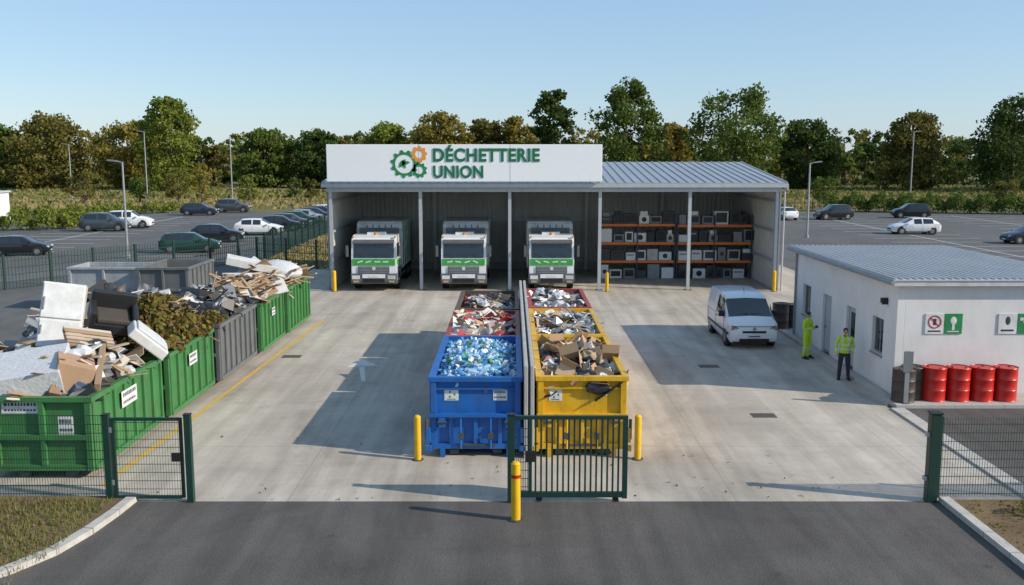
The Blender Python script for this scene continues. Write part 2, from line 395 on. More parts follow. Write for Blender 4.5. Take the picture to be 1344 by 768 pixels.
def grassbelt(name,x0,x1,y0,y1,n,h,mat,wd=.5,z0=0):
    P=np.stack([rng.uniform(x0,x1,n),rng.uniform(y0,y1,n),np.full(n,float(z0))],1)
    k=.5+.5*np.sin(P[:,0]*.13+P[:,1]*.2)+rng.uniform(0,.6,n); hh=h*(.45+.4*k)
    th=rng.uniform(0,np.pi,n); d=np.stack([np.cos(th),np.sin(th),0*th],1)*(wd*rng.uniform(.4,1,n))[:,None]
    top=np.stack([rng.normal(0,.2,n)*hh,rng.normal(0,.2,n)*hh,hh],1)
    V=np.stack([P-d*.5,P+d*.5,P+d*.15+top,P-d*.15+top],1).reshape(-1,3)
    return qmesh(name,[(V,0)],[mat])
dryg=leafmat('dry_grass',[(.24,.21,.08),(.38,.31,.13),(.47,.38,.2)],(.33,.28,.12))
grng=leafmat('green_grass',[(.12,.155,.04),(.2,.23,.06),(.29,.28,.1)],(.2,.22,.07))
grassbelt('tall_grass',-150,150,138,175,14000,.7,dryg,.9)
grassbelt('tall_grass',-170,170,165,232,15000,1.0,grng,1.4)
grassbelt('tall_grass',-170,170,172,228,12000,1.0,dryg,1.4)
grassbelt('meadow_grass',-18,-11,64,100,5000,.3,dryg,.3)
grassbelt('bed_grass',-16,-8.8,16.6,19.9,4500,.10,grng,.035,.1)
grassbelt('bed_grass',-16,-8.9,15.6,19.9,3500,.09,dryg,.03,.1)
grassbelt('bed_grass',9.9,16,14,19.8,900,.09,dryg,.03,.1)
hedge('bed_plant',[(-12,18.4),(-10.9,18.9)],.8,.5,LL,300,.09,.1)
hedge('bed_plant',[(-12.5,17.2),(-11.3,17.4)],.6,.3,LG,250,.08,.1)
hedge('bed_plant',[(10.6,19.0),(11.9,19.2)],.6,.35,LB,200,.08,.1)
hedge('bed_plant',[(11.1,17.4),(12.6,17.6)],.5,.3,LG,200,.08,.1)
n=900; P=np.stack([rng.uniform(-14,-9.2,n),rng.uniform(15.9,19.8,n),np.full(n,.125)],1)
P2=np.stack([rng.uniform(9.8,15,n),rng.uniform(14,19.8,n),np.full(n,.125)],1)
P3=np.stack([rng.uniform(-9.2,9.5,60),20+rng.exponential(1.2,60),np.full(60,.035)],1)
qmesh('leaf_litter',[(quads(np.concatenate([P,P2,P3]),.07),0)],[LB])

# ------------------------------------------------------------------ fences & gates
def wire_fence(name, pts, h=1.95, sp=.06, hs=.2, r=.004, post=.06, psp=2.5, z0=.0, mat=dgreen):
    mb=MB()
    for a,b in zip(pts[:-1],pts[1:]):
        a,b=Vector((*a,0)),Vector((*b,0)); d=b-a; Ln=d.length; d.normalize(); ang=math.atan2(d.y,d.x)
        k=int(Ln/sp)
        for i in range(k+1):
            p=a+d*(i*sp); mb.box((p.x,p.y,z0+h/2),(2*r,2*r,h),mat,(0,0,ang))
        z=.05
        while z<h+.01:
            c=(a+b)/2; mb.box((c.x,c.y,z0+z),(Ln,3*r,3*r),mat,(0,0,ang)); z+=hs
        np_=max(1,round(Ln/psp))
        for i in range(np_+1):
            p=a+d*(Ln*i/np_); mb.box((p.x,p.y,z0+h/2),(post,post,h+.06),mat,(0,0,ang))
    return mb.build(name)
wire_fence('wire_mesh_fence',[(-9.02,20.1),(-19,20.1)],z0=.1,h=1.85)
wire_fence('wire_mesh_fence',[(9.5,20.12),(30,20.12)],z0=.1,h=1.8)
wire_fence('perimeter_fence',[(-34,47),(-26,58),(-21,65),(-18.5,70),(-18.5,118)],h=2.0,sp=.2,r=.012,hs=.4,post=.13)
wire_fence('perimeter_fence',[(-60,44),(-34,47)],h=2.0,sp=.2,r=.01,hs=.5,post=.1)
wire_fence('perimeter_fence',[(-18,66),(-11,62.5)],h=2.0,sp=.2,r=.012,hs=.5,post=.12)
wire_fence('perimeter_fence',[(17,132),(95,132)],h=1.8,sp=.3,r=.012,hs=.6,post=.1)
mb=MB()
for x in (-8.92,-7.13): mb.b2(x-.07,x+.07,19.93,20.07,0,2.0,dgreen); mb.b2(x-.08,x+.08,19.92,20.08,2.0,2.02,black)
for x in (-8.78,-7.29): mb.b2(x-.035,x+.035,19.97,20.03,.1,1.93,dgreen)
for z in (.12,1.9): mb.b2(-8.745,-7.325,19.97,20.03,z-.035,z+.035,dgreen)
for i in range(24): mb.b2(-8.74+i*.06,-8.732+i*.06,19.996,20.004,.155,1.865,dgreen)
for i in range(9): mb.b2(-8.745,-7.325,19.98,19.992,.3+i*.19,.312+i*.19,dgreen)
mb.b2(-7.5,-7.3,19.93,19.965,.95,1.15,black)
for z in (.4,1.6): mb.b2(-8.86,-8.8,19.95,20.05,z,z+.12,steel)
mb.build('leaf_gate',origin=(-8,20,0),bevel=.004)
mb=MB()
mb.b2(-.1,.06,19.9,20.06,0,2.0,dgreen); mb.b2(-.11,.07,19.89,20.07,2.0,2.03,black)
mb.b2(.36,.44,19.95,20.03,.24,1.9,dgreen); mb.b2(2.44,2.55,19.94,20.04,.1,1.9,dgreen)
mb.b2(.06,2.55,19.95,20.03,1.9,1.98,dgreen); mb.b2(.06,2.44,19.95,20.03,.12,.24,dgreen)
for i in range(6): mb.b2(.09+i*.05,.102+i*.05,19.99,20.0,.24,1.9,dgreen)
for i in range(8): mb.b2(.06,.36,19.975,19.988,.35+i*.19,.365+i*.19,dgreen)
for i in range(16): mb.b2(.50+i*.122,.54+i*.122,19.97,20.01,.24,1.9,dgreen)
mb.b2(.3,.5,19.9,19.945,.95,1.2,black)
mb.cyl((.6,19.99,.07),(.6,20.05,.07),.07,rubber); mb.cyl((2.3,19.99,.07),(2.3,20.05,.07),.07,rubber)
mb.build('sliding_gate',origin=(1.2,20,0),bevel=.004)
mb=MB(); mb.b2(9.19,9.42,19.92,20.12,0,2.02,dgreen); mb.b2(9.17,9.44,19.9,20.14,2.02,2.06,black)
mb.b2(9.12,9.19,19.95,20.08,.5,.6,steel); mb.b2(9.12,9.19,19.95,20.08,1.5,1.6,steel); mb.build('gate_post',origin=(9.3,20,0),bevel=.01)
def bollard(x,y,h,r=.09,band=False):
    mb=MB(); mb.cyl((x,y,0),(x,y,h-.04),r,yellow,n=20); mb.cyl((x,y,h-.04),(x,y,h),r,yellow,r1=r*.6,n=20)
    mb.cyl((x,y,.01),(x,y,.03),r*1.7,drkgrey,n=20)
    if band: mb.cyl((x,y,h-.34),(x,y,h-.27),r+.004,redm,n=20)
    mb.build('bollard',origin=(x,y,0),smooth=40)
bollard(.08,18.95,1.28,.1,True); bollard(-2.38,22.9,1.17,.085); bollard(3.18,22.95,1.17,.085)
bollard(-10.1,52.9,1.2,.11); bollard(5.4,52.9,1.1,.09); bollard(14.9,52.9,1.2,.11)

# ------------------------------------------------------------------ containers
labelm = M('label_white',(.78,.78,.77),.5)
ink = M('label_ink',(.04,.05,.05),.6)
def label(mb,x,y,z,w_,h_,kind,face='front'):
    def bx(u0,u1,v0,v1,t,m):
        if face=='front': mb.b2(x+u0,x+u1,y-t,y,z+v0,z+v1,m)
        else: mb.b2(x,x+t,y+u0,y+u1,z+v0,z+v1,m)
    bx(-w_/2,w_/2,-h_/2,h_/2,.008,labelm)
    if kind=='text':
        for r_ in range(2):
            u=-w_*.42
            while u<w_*.38:
                l=random.uniform(.04,.08)*w_; bx(u,u+l,h_*(.12-.42*r_),h_*(.12-.42*r_)+h_*(.24-.08*r_),.011,ink); u+=l+.03*w_
    elif kind=='sym':
        for k in range(3):
            a=k*2.094; bx(w_*.22*math.cos(a)-.05*w_,w_*.22*math.cos(a)+.07*w_,h_*.22*math.sin(a)-.1*h_,h_*.22*math.sin(a)+.1*h_,.011,grn)
        bx(-.3*w_,.3*w_,-.42*h_,-.36*h_,.011,ink)
def paint(name,c): return M(name,c,.42,col2=tuple(k*.72 for k in c),nscale=1.5,dirt=.55,dirtcol=(.09,.06,.04),bump=.12,bscale=2.5,coat=.0)
def skip(name,x0,x1,y0,y1,h,pm,fancy=False,labels=(),sidelab=None):
    mb=MB(); t=.05; zb=.24
    dk=M('container_interior',(.1,.09,.08),.8,dirt=.5)
    ix0,ix1,iy0,iy1=x0+.1,x1-.1,y0+.12,y1-.1
    mb.b2(ix0,ix0+t,iy0,iy1,zb,h-.1,pm); mb.b2(ix1-t,ix1,iy0,iy1,zb,h-.1,pm)
    mb.b2(ix0+t,ix1-t,iy0,iy0+t,zb,h-.1,pm); mb.b2(ix0+t,ix1-t,iy1-t,iy1,zb,h-.1,pm)
    mb.b2(ix0+t,ix1-t,iy0+t,iy1-t,zb,zb+.05,dk)
    mb.b2(x0,x0+.16,y0,y1,h-.12,h,pm); mb.b2(x1-.16,x1,y0,y1,h-.12,h,pm)
    mb.b2(x0+.16,x1-.16,y0+.002,y0+.16,h-.121,h-.002,pm); mb.b2(x0+.16,x1-.16,y1-.14,y1-.002,h-.121,h-.002,pm)
    n=max(5,int((y1-y0)/.6))
    for i in range(n+1):
        yy=iy0+.04+(iy1-iy0-.08)*i/n
        for xs,sg in ((ix0,-1),(ix1,1)):
            mb.b2(min(xs,xs+sg*.07),max(xs,xs+sg*.07),yy-.045,yy+.045,zb,h-.12,pm)
    for xs,sg in ((ix0,-1),(ix1,1)): mb.b2(min(xs,xs+sg*.085),max(xs,xs+sg*.085),iy0,iy1,zb-.03,zb+.1,pm)
    zm=.52*h
    fr=y0+.02
    for xs in (x0+.06,x1-.2): mb.b2(xs,xs+.14,fr,iy0,zb-.02,h-.12,pm)
    mb.b2(x0+.2,x1-.2,fr-.01,iy0,zm-.07,zm+.05,pm); mb.b2(x0+.2,x1-.2,fr+.02,iy0,zb-.02,zb+.12,pm)
    if fancy:
        cx=(x0+x1)/2
        mb.b2(x0+.03,x1-.03,fr-.07,fr-.01,zm-.02,zm+.06,pm)
        for u in (-.62,0,.62): mb.b2(cx+u-.05,cx+u+.05,fr+.02,iy0,zb+.12,zm-.07,pm)
        for u in (-.85,.85): mb.b2(cx+u-.08,cx+u+.08,fr-.09,fr+.02,zm-.28,zm-.03,pm); mb.cyl((cx+u-.11,fr-.09,zm-.14),(cx+u+.11,fr-.09,zm-.14),.04,drkgrey)
        for u in (-.38,.38): mb.cyl((cx+u,fr-.03,zb+.0),(cx+u,fr-.03,zm-.02),.028,pm); mb.b2(cx+u-.07,cx+u+.07,fr-.07,fr,.5,.66,drkgrey)
        mb.b2(cx-.5,cx+.5,fr-.02,fr+.04,.3,.36,drkgrey)
        mb.b2(x0+.2,x1-.2,fr+.03,iy0,h-.34,h-.30,pm)
        for s in (-1,1):
            ex=x0 if s<0 else x1
            mb.b2(ex-.06,ex+.06,fr-.1,fr+.04,.42,.8,pm); mb.cyl((ex+s*.05,fr-.05,.5),(ex+s*.05,fr-.05,1.02),.04,drkgrey); mb.b2(ex-.08,ex+.08,fr-.12,fr-.02,.2,.34,pm)
            mb.b2(ex-s*.35-.06,ex-s*.35+.06,fr-.03,fr+.1,0,.24,pm)
    else:
        cx=(x0+x1)/2
        mb.b2(cx-.05,cx+.05,fr,iy0,zb+.12,zm-.07,pm); mb.b2(cx-.06,cx+.06,fr-.01,iy0,zm+.05,h-.12,pm)
    for u in (-.55,.55):
        mb.b2(cx+u-.07,cx+u+.07,y0+.15,y1-.15,.05,zb,drkgrey)
        for yy in (y0+.25,y1-.3): mb.cyl((cx+u-.12,yy,.13),(cx+u+.12,yy,.13),.12,drkgrey)
    for (lx,lz,lw,lh,k) in labels: label(mb,x0+lx,fr+.1,lz,lw,lh,k)
    if sidelab: 
        ly,lz,lw,lh=sidelab; label(mb,ix1+.072,ly,lz,lw,lh,'text','side')
    return mb.build(name,origin=((x0+x1)/2,(y0+y1)/2,0),bevel=.012)
blue=paint('blue_container_paint',(.014,.14,.47)); ylw=paint('yellow_container_paint',(.78,.45,.015)); redc=paint('red_container_paint',(.38,.05,.04))
brownc=paint('brown_container_paint',(.14,.09,.065)); gren=paint('green_container_paint',(.06,.22,.07)); gryc=paint('grey_container_paint',(.16,.17,.175))
lgry=paint('light_grey_container_paint',(.4,.42,.44))
FL=((.58,1.63,.36,.32,'sym'),(1.82,1.62,.36,.3,'text'))
skip('blue_waste_container',-2.12,.27,23.1,28.7,2.1,blue,True,FL)
skip('red_waste_container',-2.12,.27,28.9,33.9,2.05,redc)
skip('brown_waste_container',-2.12,.27,34.2,39.0,2.05,brownc)
skip('yellow_waste_container',.6,2.95,23.1,28.6,2.12,ylw,True,((.5,1.62,.34,.32,'sym'),(1.75,1.66,.12,.12,'none')))
skip('yellow_waste_container',.6,2.95,28.85,34.0,2.1,ylw)
skip('red_waste_container',.6,2.95,34.2,39.2,2.1,redc)
skip('green_waste_container',-12.3,-9.85,21.4,26.0,2.02,gren,False,((.7,1.75,.9,.3,'text'),(1.75,1.3,.36,.45,'text')),(23.6,1.5,.95,.42))
skip('green_waste_container',-12.2,-9.75,26.2,30.25,2.05,gren,False,(),(28.2,1.5,.7,.36))
skip('grey_waste_container',-12.1,-9.62,30.45,34.95,2.12,gryc,False,())
skip('green_waste_container',-12.0,-9.5,35.2,38.9,2.1,gren,False,(),(37,1.5,.5,.3))
skip('green_waste_container',-11.9,-9.4,39.1,43.5,2.15,gren)
skip('grey_waste_container',-22,-18.4,46,48.4,2.2,lgry); skip('grey_waste_container',-18.2,-15.6,45,49,2.3,gryc)
mb=MB(); cw=M('precast_concrete',(.46,.445,.42),.85,col2=(.35,.34,.32),nscale=2,bump=.2,dirt=.35,dirtcol=(.17,.155,.13))
for y0,y1 in ((23.0,28.3),(28.33,33.6),(33.63,39.4)): mb.b2(.30,.40,y0,y1,0,2.42,cw); mb.b2(.46,.56,y0,y1,0,2.42,cw)
mb.b2(.40,.46,23.05,39.35,0,2.3,drkgrey); mb.build('dividing_wall',bevel=.015)

# ------------------------------------------------------------------ waste piles
def rrot(k=1.): return (random.uniform(-k,k),random.uniform(-k,k),random.uniform(0,6.28))
def crumple(mb,c,s,mat,rot,n=3,am=.35):
    vs=[];fs=[]
    for i in range(n+1):
        for j in range(n+1):
            vs.append(((i/n-.5)*s*(1+random.uniform(-.15,.15)),(j/n-.5)*s*.75,random.uniform(-am,am)*s*.5))
    for i in range(n):
        for j in range(n):
            a=i*(n+1)+j; fs.append((a,a+1,a+n+2)); fs.append((a,a+n+2,a+n+1))
    mb.add(vs,fs,mat,Matrix.Translation(c)@Euler(rot).to_matrix().to_4x4())
def heap(mb,x0,x1,y0,y1,z0,peak,mat,n=12,seed=0,rough=.12):
    rs=random.Random(seed); ph=[rs.uniform(0,6) for _ in range(6)]
    def H(x,y):
        u=(x-x0)/(x1-x0)*2-1; v=(y-y0)/(y1-y0)*2-1
        e=(1-min(1,abs(u))**3)*(1-min(1,abs(v))**4)
        return z0+peak*e*(.75+.25*math.sin(2.1*x+ph[0])*math.cos(1.7*y+ph[1]))
    vs=[];fs=[]
    for i in range(n+1):
        for j in range(n+1):
            x=x0+(x1-x0)*i/n; y=y0+(y1-y0)*j/n; vs.append((x,y,H(x,y)-.05+rs.uniform(-rough,rough)))
    for i in range(n):
        for j in range(n):
            a=i*(n+1)+j; fs.append((a,a+1,a+n+2,a+n+1))
    mb.add(vs,fs,mat); return H
def pal(name,c,rough=.5,**k): return M('waste_'+name,c,rough,**k)
W=pal('white',(.72,.72,.7),col2=(.55,.54,.5),nscale=2,dirt=.3,dirtcol=(.25,.2,.15)); CL=M('waste_clear_plastic',(.5,.66,.78),.12,col2=(.3,.48,.66)); CB=M('waste_blue_plastic',(.06,.26,.58),.2)
CY=M('waste_cyan_plastic',(.15,.42,.65),.15); GB=pal('grey',(.3,.31,.32),dirt=.3); BK=pal('black',(.02,.02,.022),.4); RD=pal('red',(.5,.05,.04)); GNp=pal('green',(.06,.3,.12))
MT=M('waste_scrap_metal',(.5,.5,.5),.35,.7,island=[(.55,.55,.54),(.25,.24,.23),(.35,.2,.12),(.7,.7,.7)],amt=.7)
PPr=M('waste_paper',(.7,.68,.63),.8,island=[(.8,.79,.76),(.55,.52,.46),(.7,.6,.48),(.75,.76,.8),(.5,.2,.15)],amt=.7); DK=pal('dark',(.07,.06,.05),.9)
FAB=pal('fabric_blue',(.1,.14,.22),.9); BG=pal('bin_bag',(.03,.03,.035),.25); WBG=pal('white_bag',(.6,.62,.64),.35)
def fill(name,x0,x1,y0,y1,z0,peak,base,spec,seed,rough=.08):
    random.seed(seed); mb=MB(); H=heap(mb,x0,x1,y0,y1,z0,peak,base,14,seed,rough)
    for n,kind,mats,smin,smax in spec:
        for _ in range(n):
            x=random.uniform(x0+.12,x1-.12); y=random.uniform(y0+.12,y1-.12); z=H(x,y)+random.uniform(-.04,.12); s=random.uniform(smin,smax); m=random.choice(mats)
            if kind=='bottle':
                a=Vector((random.gauss(0,1),random.gauss(0,1),random.gauss(0,.6))).normalized(); p=Vector((x,y,z)); r=s*.17
                mb.cyl(p-a*s*.5,p+a*s*.2,r,m,n=7); mb.cyl(p+a*s*.2,p+a*s*.38,r,m,r1=r*.35,n=7,caps=False); mb.cyl(p+a*s*.38,p+a*s*.46,r*.4,random.choice([CB,W,RD,GNp]),n=6)
            elif kind=='bag':
                ph=[random.uniform(0,6) for _ in range(3)]
                mb.sphere((x,y,z),(s*.5,s*.42,s*.34),m,12,8,rrot(.5),lambda v:tuple(c*(1+.16*math.sin(7*v[0]+ph[0])*math.cos(6*v[1]+ph[1])+.08*math.sin(11*v[2]+ph[2])) for c in v))
            elif kind=='crumple': crumple(mb,(x,y,z),s,m,rrot(.8),3,.3)
            elif kind=='box': mb.box((x,y,z),(s,s*random.uniform(.5,.9),s*random.uniform(.3,.7)),m,rrot(.5))
            elif kind=='panel': mb.box((x,y,z+.05),(s,s*random.uniform(.45,.8),.025),m,rrot(.7))
            elif kind=='plank': mb.box((x,y,z+.08),(s,random.uniform(.07,.2),random.uniform(.02,.06)),m,(random.uniform(-.3,.3),random.uniform(-.4,.4),random.uniform(0,6.28)))
            elif kind=='pipe':
                a=Vector((random.gauss(0,1),random.gauss(0,1),random.gauss(0,.35))).normalized(); p=Vector((x,y,z+.05)); mb.cyl(p-a*s/2,p+a*s/2,.03,m,n=8)
            elif kind=='carton':
                T=Matrix.Translation((x,y,z+.04))@Euler(rrot(.6)).to_matrix().to_4x4(); a=s/2;b_=s*.38;c=s*.3;t=.012
                for cc,dd in (((0,0,-c),(2*a,2*b_,t)),((a,0,0),(t,2*b_,2*c)),((-a,0,0),(t,2*b_,2*c)),((0,b_,0),(2*a,t,2*c)),((0,-b_,0),(2*a,t,2*c))):
                    k=MB(); k.box((0,0,0),dd,m); mb.add([tuple(Vector(v)+Vector(cc)) for v in k.v],k.f,m,T)
                k=MB(); k.box((0,0,0),(b_,2*b_,t),m,(0,-.6,0)); mb.add([tuple(Vector(v)+Vector((a+b_*.4,0,c+b_*.25))) for v in k.v],k.f,m,T)
    return mb,H
mb,_=fill('p',-2.0,.15,23.25,28.5,1.72,.38,CL,[(1100,'bottle',[CL,CL,CB,CY,CY,CL,CL,CB,GNp,W],.24,.42),(300,'crumple',[CL,CY,W,CB,CY,CL],.22,.42)],1); mb.build('plastic_bottle_waste')
mb,_=fill('p',-2.0,.15,29.05,33.8,1.72,.28,PPr,[(100,'crumple',[PPr,PPr,W,cardb],.35,.8),(55,'panel',[PPr,W,cardb,RD],.35,.9),(40,'box',[PPr,cardb,W],.25,.5),(14,'bag',[WBG,RD,WBG],.5,.8)],2); mb.build('mixed_paper_waste')
mb,_=fill('p',-2.0,.15,34.35,38.85,1.65,.22,DK,[(34,'plank',[woodm,woodm,DK],.5,1.2),(70,'crumple',[DK,MT,cardb,GB,DK],.3,.7),(60,'box',[DK,GB,GB,RD,cw],.2,.45),(10,'bag',[BG,WBG],.5,.7)],3); mb.build('rubble_waste')
mb,_=fill('p',.72,2.83,23.25,28.45,1.66,.3,DK,[(22,'carton',[cardb],.4,.75),(50,'panel',[cardb,cardb,PPr,BK],.4,.9),(110,'crumple',[MT,W,PPr,BK,cardb,WBG,BG],.4,.8),(18,'box',[W,cardb,BK],.3,.5),(44,'bag',[BG,WBG,BG,BG,cardb],.45,.8)],4); mb.build('cardboard_waste')
mb,_=fill('p',.72,2.83,29.0,33.9,1.7,.3,MT,[(110,'crumple',[MT,MT,GB,cardb,W],.35,.8),(40,'pipe',[MT,GB],.6,1.6),(30,'panel',[MT,cardb,W],.4,.8),(14,'bag',[WBG,BG],.5,.8)],5); mb.build('scrap_metal_waste')
mb,_=fill('p',.72,2.83,34.35,39.05,1.72,.28,GB,[(100,'crumple',[MT,W,PPr],.35,.7),(30,'box',[MT,W,GB],.25,.5),(26,'bag',[WBG,WBG,BG,GB],.5,.8)],6); mb.build('bagged_waste')
mb,H=fill('p',-12.15,-9.98,21.6,25.85,1.6,1.1,DK,[(44,'plank',[woodm],.8,2.0),(22,'panel',[W,woodm,cardb],.5,1.1),(24,'box',[BK,GB,W,FAB],.3,.7),(30,'crumple',[GB,BK,FAB,PPr],.4,.8),(12,'bag',[BG,WBG],.5,.8)],7)
mats_=pal('mattress',(.6,.61,.62),.9,col2=(.46,.47,.49),nscale=9,bump=.3,bscale=12)
mb.box((-11.75,22.35,2.38),(1.7,1.6,.62),mats_,(.25,-.12,.25))
mb.box((-10.75,22.4,2.32),(.85,1.0,.78),M('waste_brown_box',(.45,.29,.18),.8,col2=(.37,.23,.14)),(.1,.35,.5))
mb.box((-10.28,22.9,2.3),(.14,1.9,.5),woodm,(.35,.1,.35))
mb.build('bulky_waste',bevel=.02)
mb=MB(); T=(-.22,.16,.35)
def fr(c,d,m): 
    Rm=Euler(T).to_matrix(); p=Rm@Vector(c); mb.box((p.x,p.y,p.z),d,m,T)
fr((0,0,0),(1.05,.7,1.75),W); fr((0,-.37,.38),(1.0,.05,.92),labelm); fr((0,-.37,-.5),(1.0,.05,.72),labelm); fr((-.44,-.42,.3),(.04,.05,.35),GB); fr((-.44,-.42,-.4),(.04,.05,.25),GB); fr((0,.37,-.5),(.8,.08,.5),BK)
mb.build('discarded_fridge',loc=(-12.1,24.9,3.35),bevel=.02)
mb=MB(); 
mb.box((0,0,0),(1.2,.9,.35),BK,(0,0,0)); mb.box((0,.42,.4),(1.2,.22,.75),BK,(-.15,0,0)); mb.box((-.55,-.02,.25),(.18,.85,.5),BK); mb.box((.55,-.02,.25),(.18,.85,.5),BK); mb.box((0,-.05,.25),(.9,.75,.16),DK)
o=mb.build('discarded_armchair',loc=(-11.3,26.1,2.95),bevel=.05); o.rotation_euler=(.35,.2,.5)
mb=MB()
for i in range(6): mb.b2(-.6,.6,-.4+i*.15,-.3+i*.15,.06,.085,woodm)
for y in (-.36,0,.38): mb.b2(-.6,.6,y-.04,y+.04,-.02,.06,woodm)
for i in range(3): mb.b2(-.6+.54*i,-.48+.54*i,-.4,.42,-.045,-.02,woodm)
o=mb.build('wooden_pallet',loc=(-11.0,24.0,2.85)); o.rotation_euler=(.5,.25,.7)
mb=MB(); mb.box((0,0,0),(1.15,.95,.3),W,(0,0,0)); mb.box((0,0,.18),(1.0,.8,.08),mats_,(0,0,0)); o=mb.build('discarded_cushion',loc=(-10.15,25.7,2.55),bevel=.05); o.rotation_euler=(.15,.75,.5)
mb,H=fill('p',-12.1,-9.85,26.3,30.1,1.9,1.35,DK,[(70,'pipe',[bark],.8,1.8),(12,'plank',[woodm],.8,1.6),(6,'box',[BK,GB],.4,.7)],8); mb.build('garden_waste')
nL=11000; P=[]
rs=random.Random(5)
for _ in range(nL):
    x=rs.uniform(-12.3,-9.7); y=rs.uniform(26.0,31.4); P.append((x,y,max(2.0,H(x,min(30,y)) )+.35*rs.random()**2+.16*math.sin(4*x)*math.cos(3*y)+.1))
qmesh('garden_waste_leaves',[(quads(np.array(P),.17),0)],[M('branch_leaves',(.17,.14,.04),.8,island=[(.12,.14,.03),(.26,.17,.06),(.15,.1,.04),(.22,.24,.06)],amt=.8,tl=.25)])
mb,_=fill('p',-12.0,-9.75,30.6,34.8,1.9,.9,DK,[(50,'crumple',[BK,GB,MT,DK],.5,1.0),(22,'panel',[GB,BK,W],.6,1.3),(24,'pipe',[MT,BK],.8,1.8),(16,'plank',[woodm],.8,1.8),(16,'box',[BK,GB],.4,.9),(14,'bag',[BG],.6,.9)],9); mb.build('mixed_scrap_waste')
mb,_=fill('p',-11.9,-9.6,35.3,38.8,1.9,.85,woodm,[(60,'plank',[woodm],1.0,2.3),(18,'panel',[W,woodm,cardb],.7,1.4),(8,'box',[W,cardb,BK],.4,.8),(8,'bag',[BG,WBG],.5,.8)],10); mb.build('wood_waste')
mb,_=fill('p',-11.8,-9.5,39.2,43.3,1.9,.8,woodm,[(60,'plank',[woodm],1.0,2.3),(20,'panel',[W,woodm,cardb],.7,1.4),(8,'box',[W,BK],.4,.7)],12)
mb.box((-11.2,40.3,3.0),(2.2,.9,.3),W,(.1,.25,.3)); mb.sphere((-10.1,41,2.7),(.9,.7,.38),mats_,16,10,(.1,.2,0)); mb.build('wood_waste',smooth=35)
mb,_=fill('p',-17.5,-12.6,28.5,40,0,2.6,DK,[(60,'plank',[woodm],1.,2.6),(50,'panel',[W,GB,woodm],.7,1.6),(60,'crumple',[GB,BK,MT],.6,1.2),(40,'box',[W,BK,GB,cardb],.5,1.2),(20,'bag',[BG,WBG],.6,1.)],13,.25); mb.build('scrap_heap')
mb,_=fill('p',-15.5,-12.5,22.5,28.4,0,1.9,DK,[(24,'plank',[woodm],1.,2.),(20,'panel',[W,GB,FAB],.6,1.2),(24,'crumple',[FAB,GB,BK],.5,1.),(20,'box',[W,BK,FAB],.4,.9)],14,.2); mb.build('scrap_heap')

# ------------------------------------------------------------------ hangar
cor=M('corrugated_cladding',(.58,.56,.52),.55,.05,col2=(.5,.48,.445),nscale=1.2,dirt=.2,dirtcol=(.22,.19,.15))
corg=M('grey_cladding',(.3,.315,.33),.5,.3,col2=(.26,.27,.285),nscale=1)
roofm=M('metal_roof',(.45,.47,.49),.42,.4,col2=(.37,.385,.4),nscale=.8,dirt=.2)
colm=M('column_steel',(.5,.52,.54),.45,.2,col2=(.42,.44,.45))
mb=MB()
YF,YB,XL,XR=53.5,63.8,-10.5,15.3
def corr(a,b,z0,z1a,z1b,mat,pitch=.3,dep=.045):
    a,b=Vector(a),Vector(b); d=b-a; Ln=d.length; d.normalize(); q=Vector((-d.y,d.x)); n=int(Ln/pitch); vs=[];fs=[]
    prof=[(0,0),(.35,0),(.5,1),(.85,1)]
    for i in range(n):
        for (u,k) in prof:
            s=(i+u)*Ln/n; p=a+d*s+q*(dep*k); zt=z1a+(z1b-z1a)*s/Ln; vs+=[(p.x,p.y,z0),(p.x,p.y,zt)]
    for i in range(len(vs)//2-1): fs.append((2*i,2*i+2,2*i+3,2*i+1))
    mb.add(vs,fs,mat)
zf,zk=6.05,7.15
corr((XL+.1,YB),(XR-.1,YB),.0,zk-.25,zk-.25,cor)
corr((XL+.15,YF+.3),(XL+.15,YB),.0,zf-.1,zk-.3,cor); corr((XR-.15,YB),(XR-.15,YF+.3),.0,zk-.3,zf-.1,cor)
mb.b2(XL-.03,XL+.06,YF+.1,YB+.1,0,zf-.05,corg); mb.b2(XR-.06,XR+.03,YF+.1,YB+.1,0,zf-.05,corg); mb.b2(XL,XR,YB+.08,YB+.16,0,zk-.2,corg)
mb.b2(XL+.2,XR-.2,YB-.16,YB-.03,0,.5,cw)
sl_=(zk-zf)/(YB+.4-YF+.3)
T=math.atan(sl_); cy=(YF-.3+YB+.4)/2; cz=(zf+zk)/2+.06; Lr=(YB+.4-YF+.3)/math.cos(T)
mb.box(((XL+XR)/2,cy,cz),(XR-XL+.5,Lr,.08),roofm,(T,0,0))
n=52
for i in range(n+1):
    x=XL-.2+(XR-XL+.4)*i/n; mb.box((x,cy-.0*T,cz+.06),(.07,Lr+.02,.06),roofm,(T,0,0))
mb.b2(XL-.25,XR+.25,YF-.42,YF-.32,zf-.16,zf+.06,colm)
mb.b2(XR+.2,XR+.3,YF-.3,YF-.1,zf-.3,zf,colm)
for x in (-10.3,-5.2,-.13,5.0,10.1,15.05):
    for yy in ((YF-.1,YF+.1),(YB-.45,YB-.25)):
        mb.b2(x-.09,x+.09,yy[0],yy[0]+.02,0,zf-.1,colm); mb.b2(x-.09,x+.09,yy[1]-.02,yy[1],0,zf-.1,colm); mb.b2(x-.012,x+.012,yy[0]+.02,yy[1]-.02,0,zf-.1,colm)
    mb.box((x,cy,cz-.28),(.14,Lr-.5,.34),colm,(T,0,0)); mb.b2(x-.2,x+.2,YF-.2,YF+.2,.0,.03,drkgrey)
for i in range(7):
    y=YF+.3+i*1.6; mb.b2(XL+.2,XR-.2,y-.04,y+.04,zf+(y-YF+.3)*sl_-.16,zf+(y-YF+.3)*sl_+0.,colm)
mb.b2(XL,XR,YF-.12,YF+.12,zf-.42,zf-.17,colm)
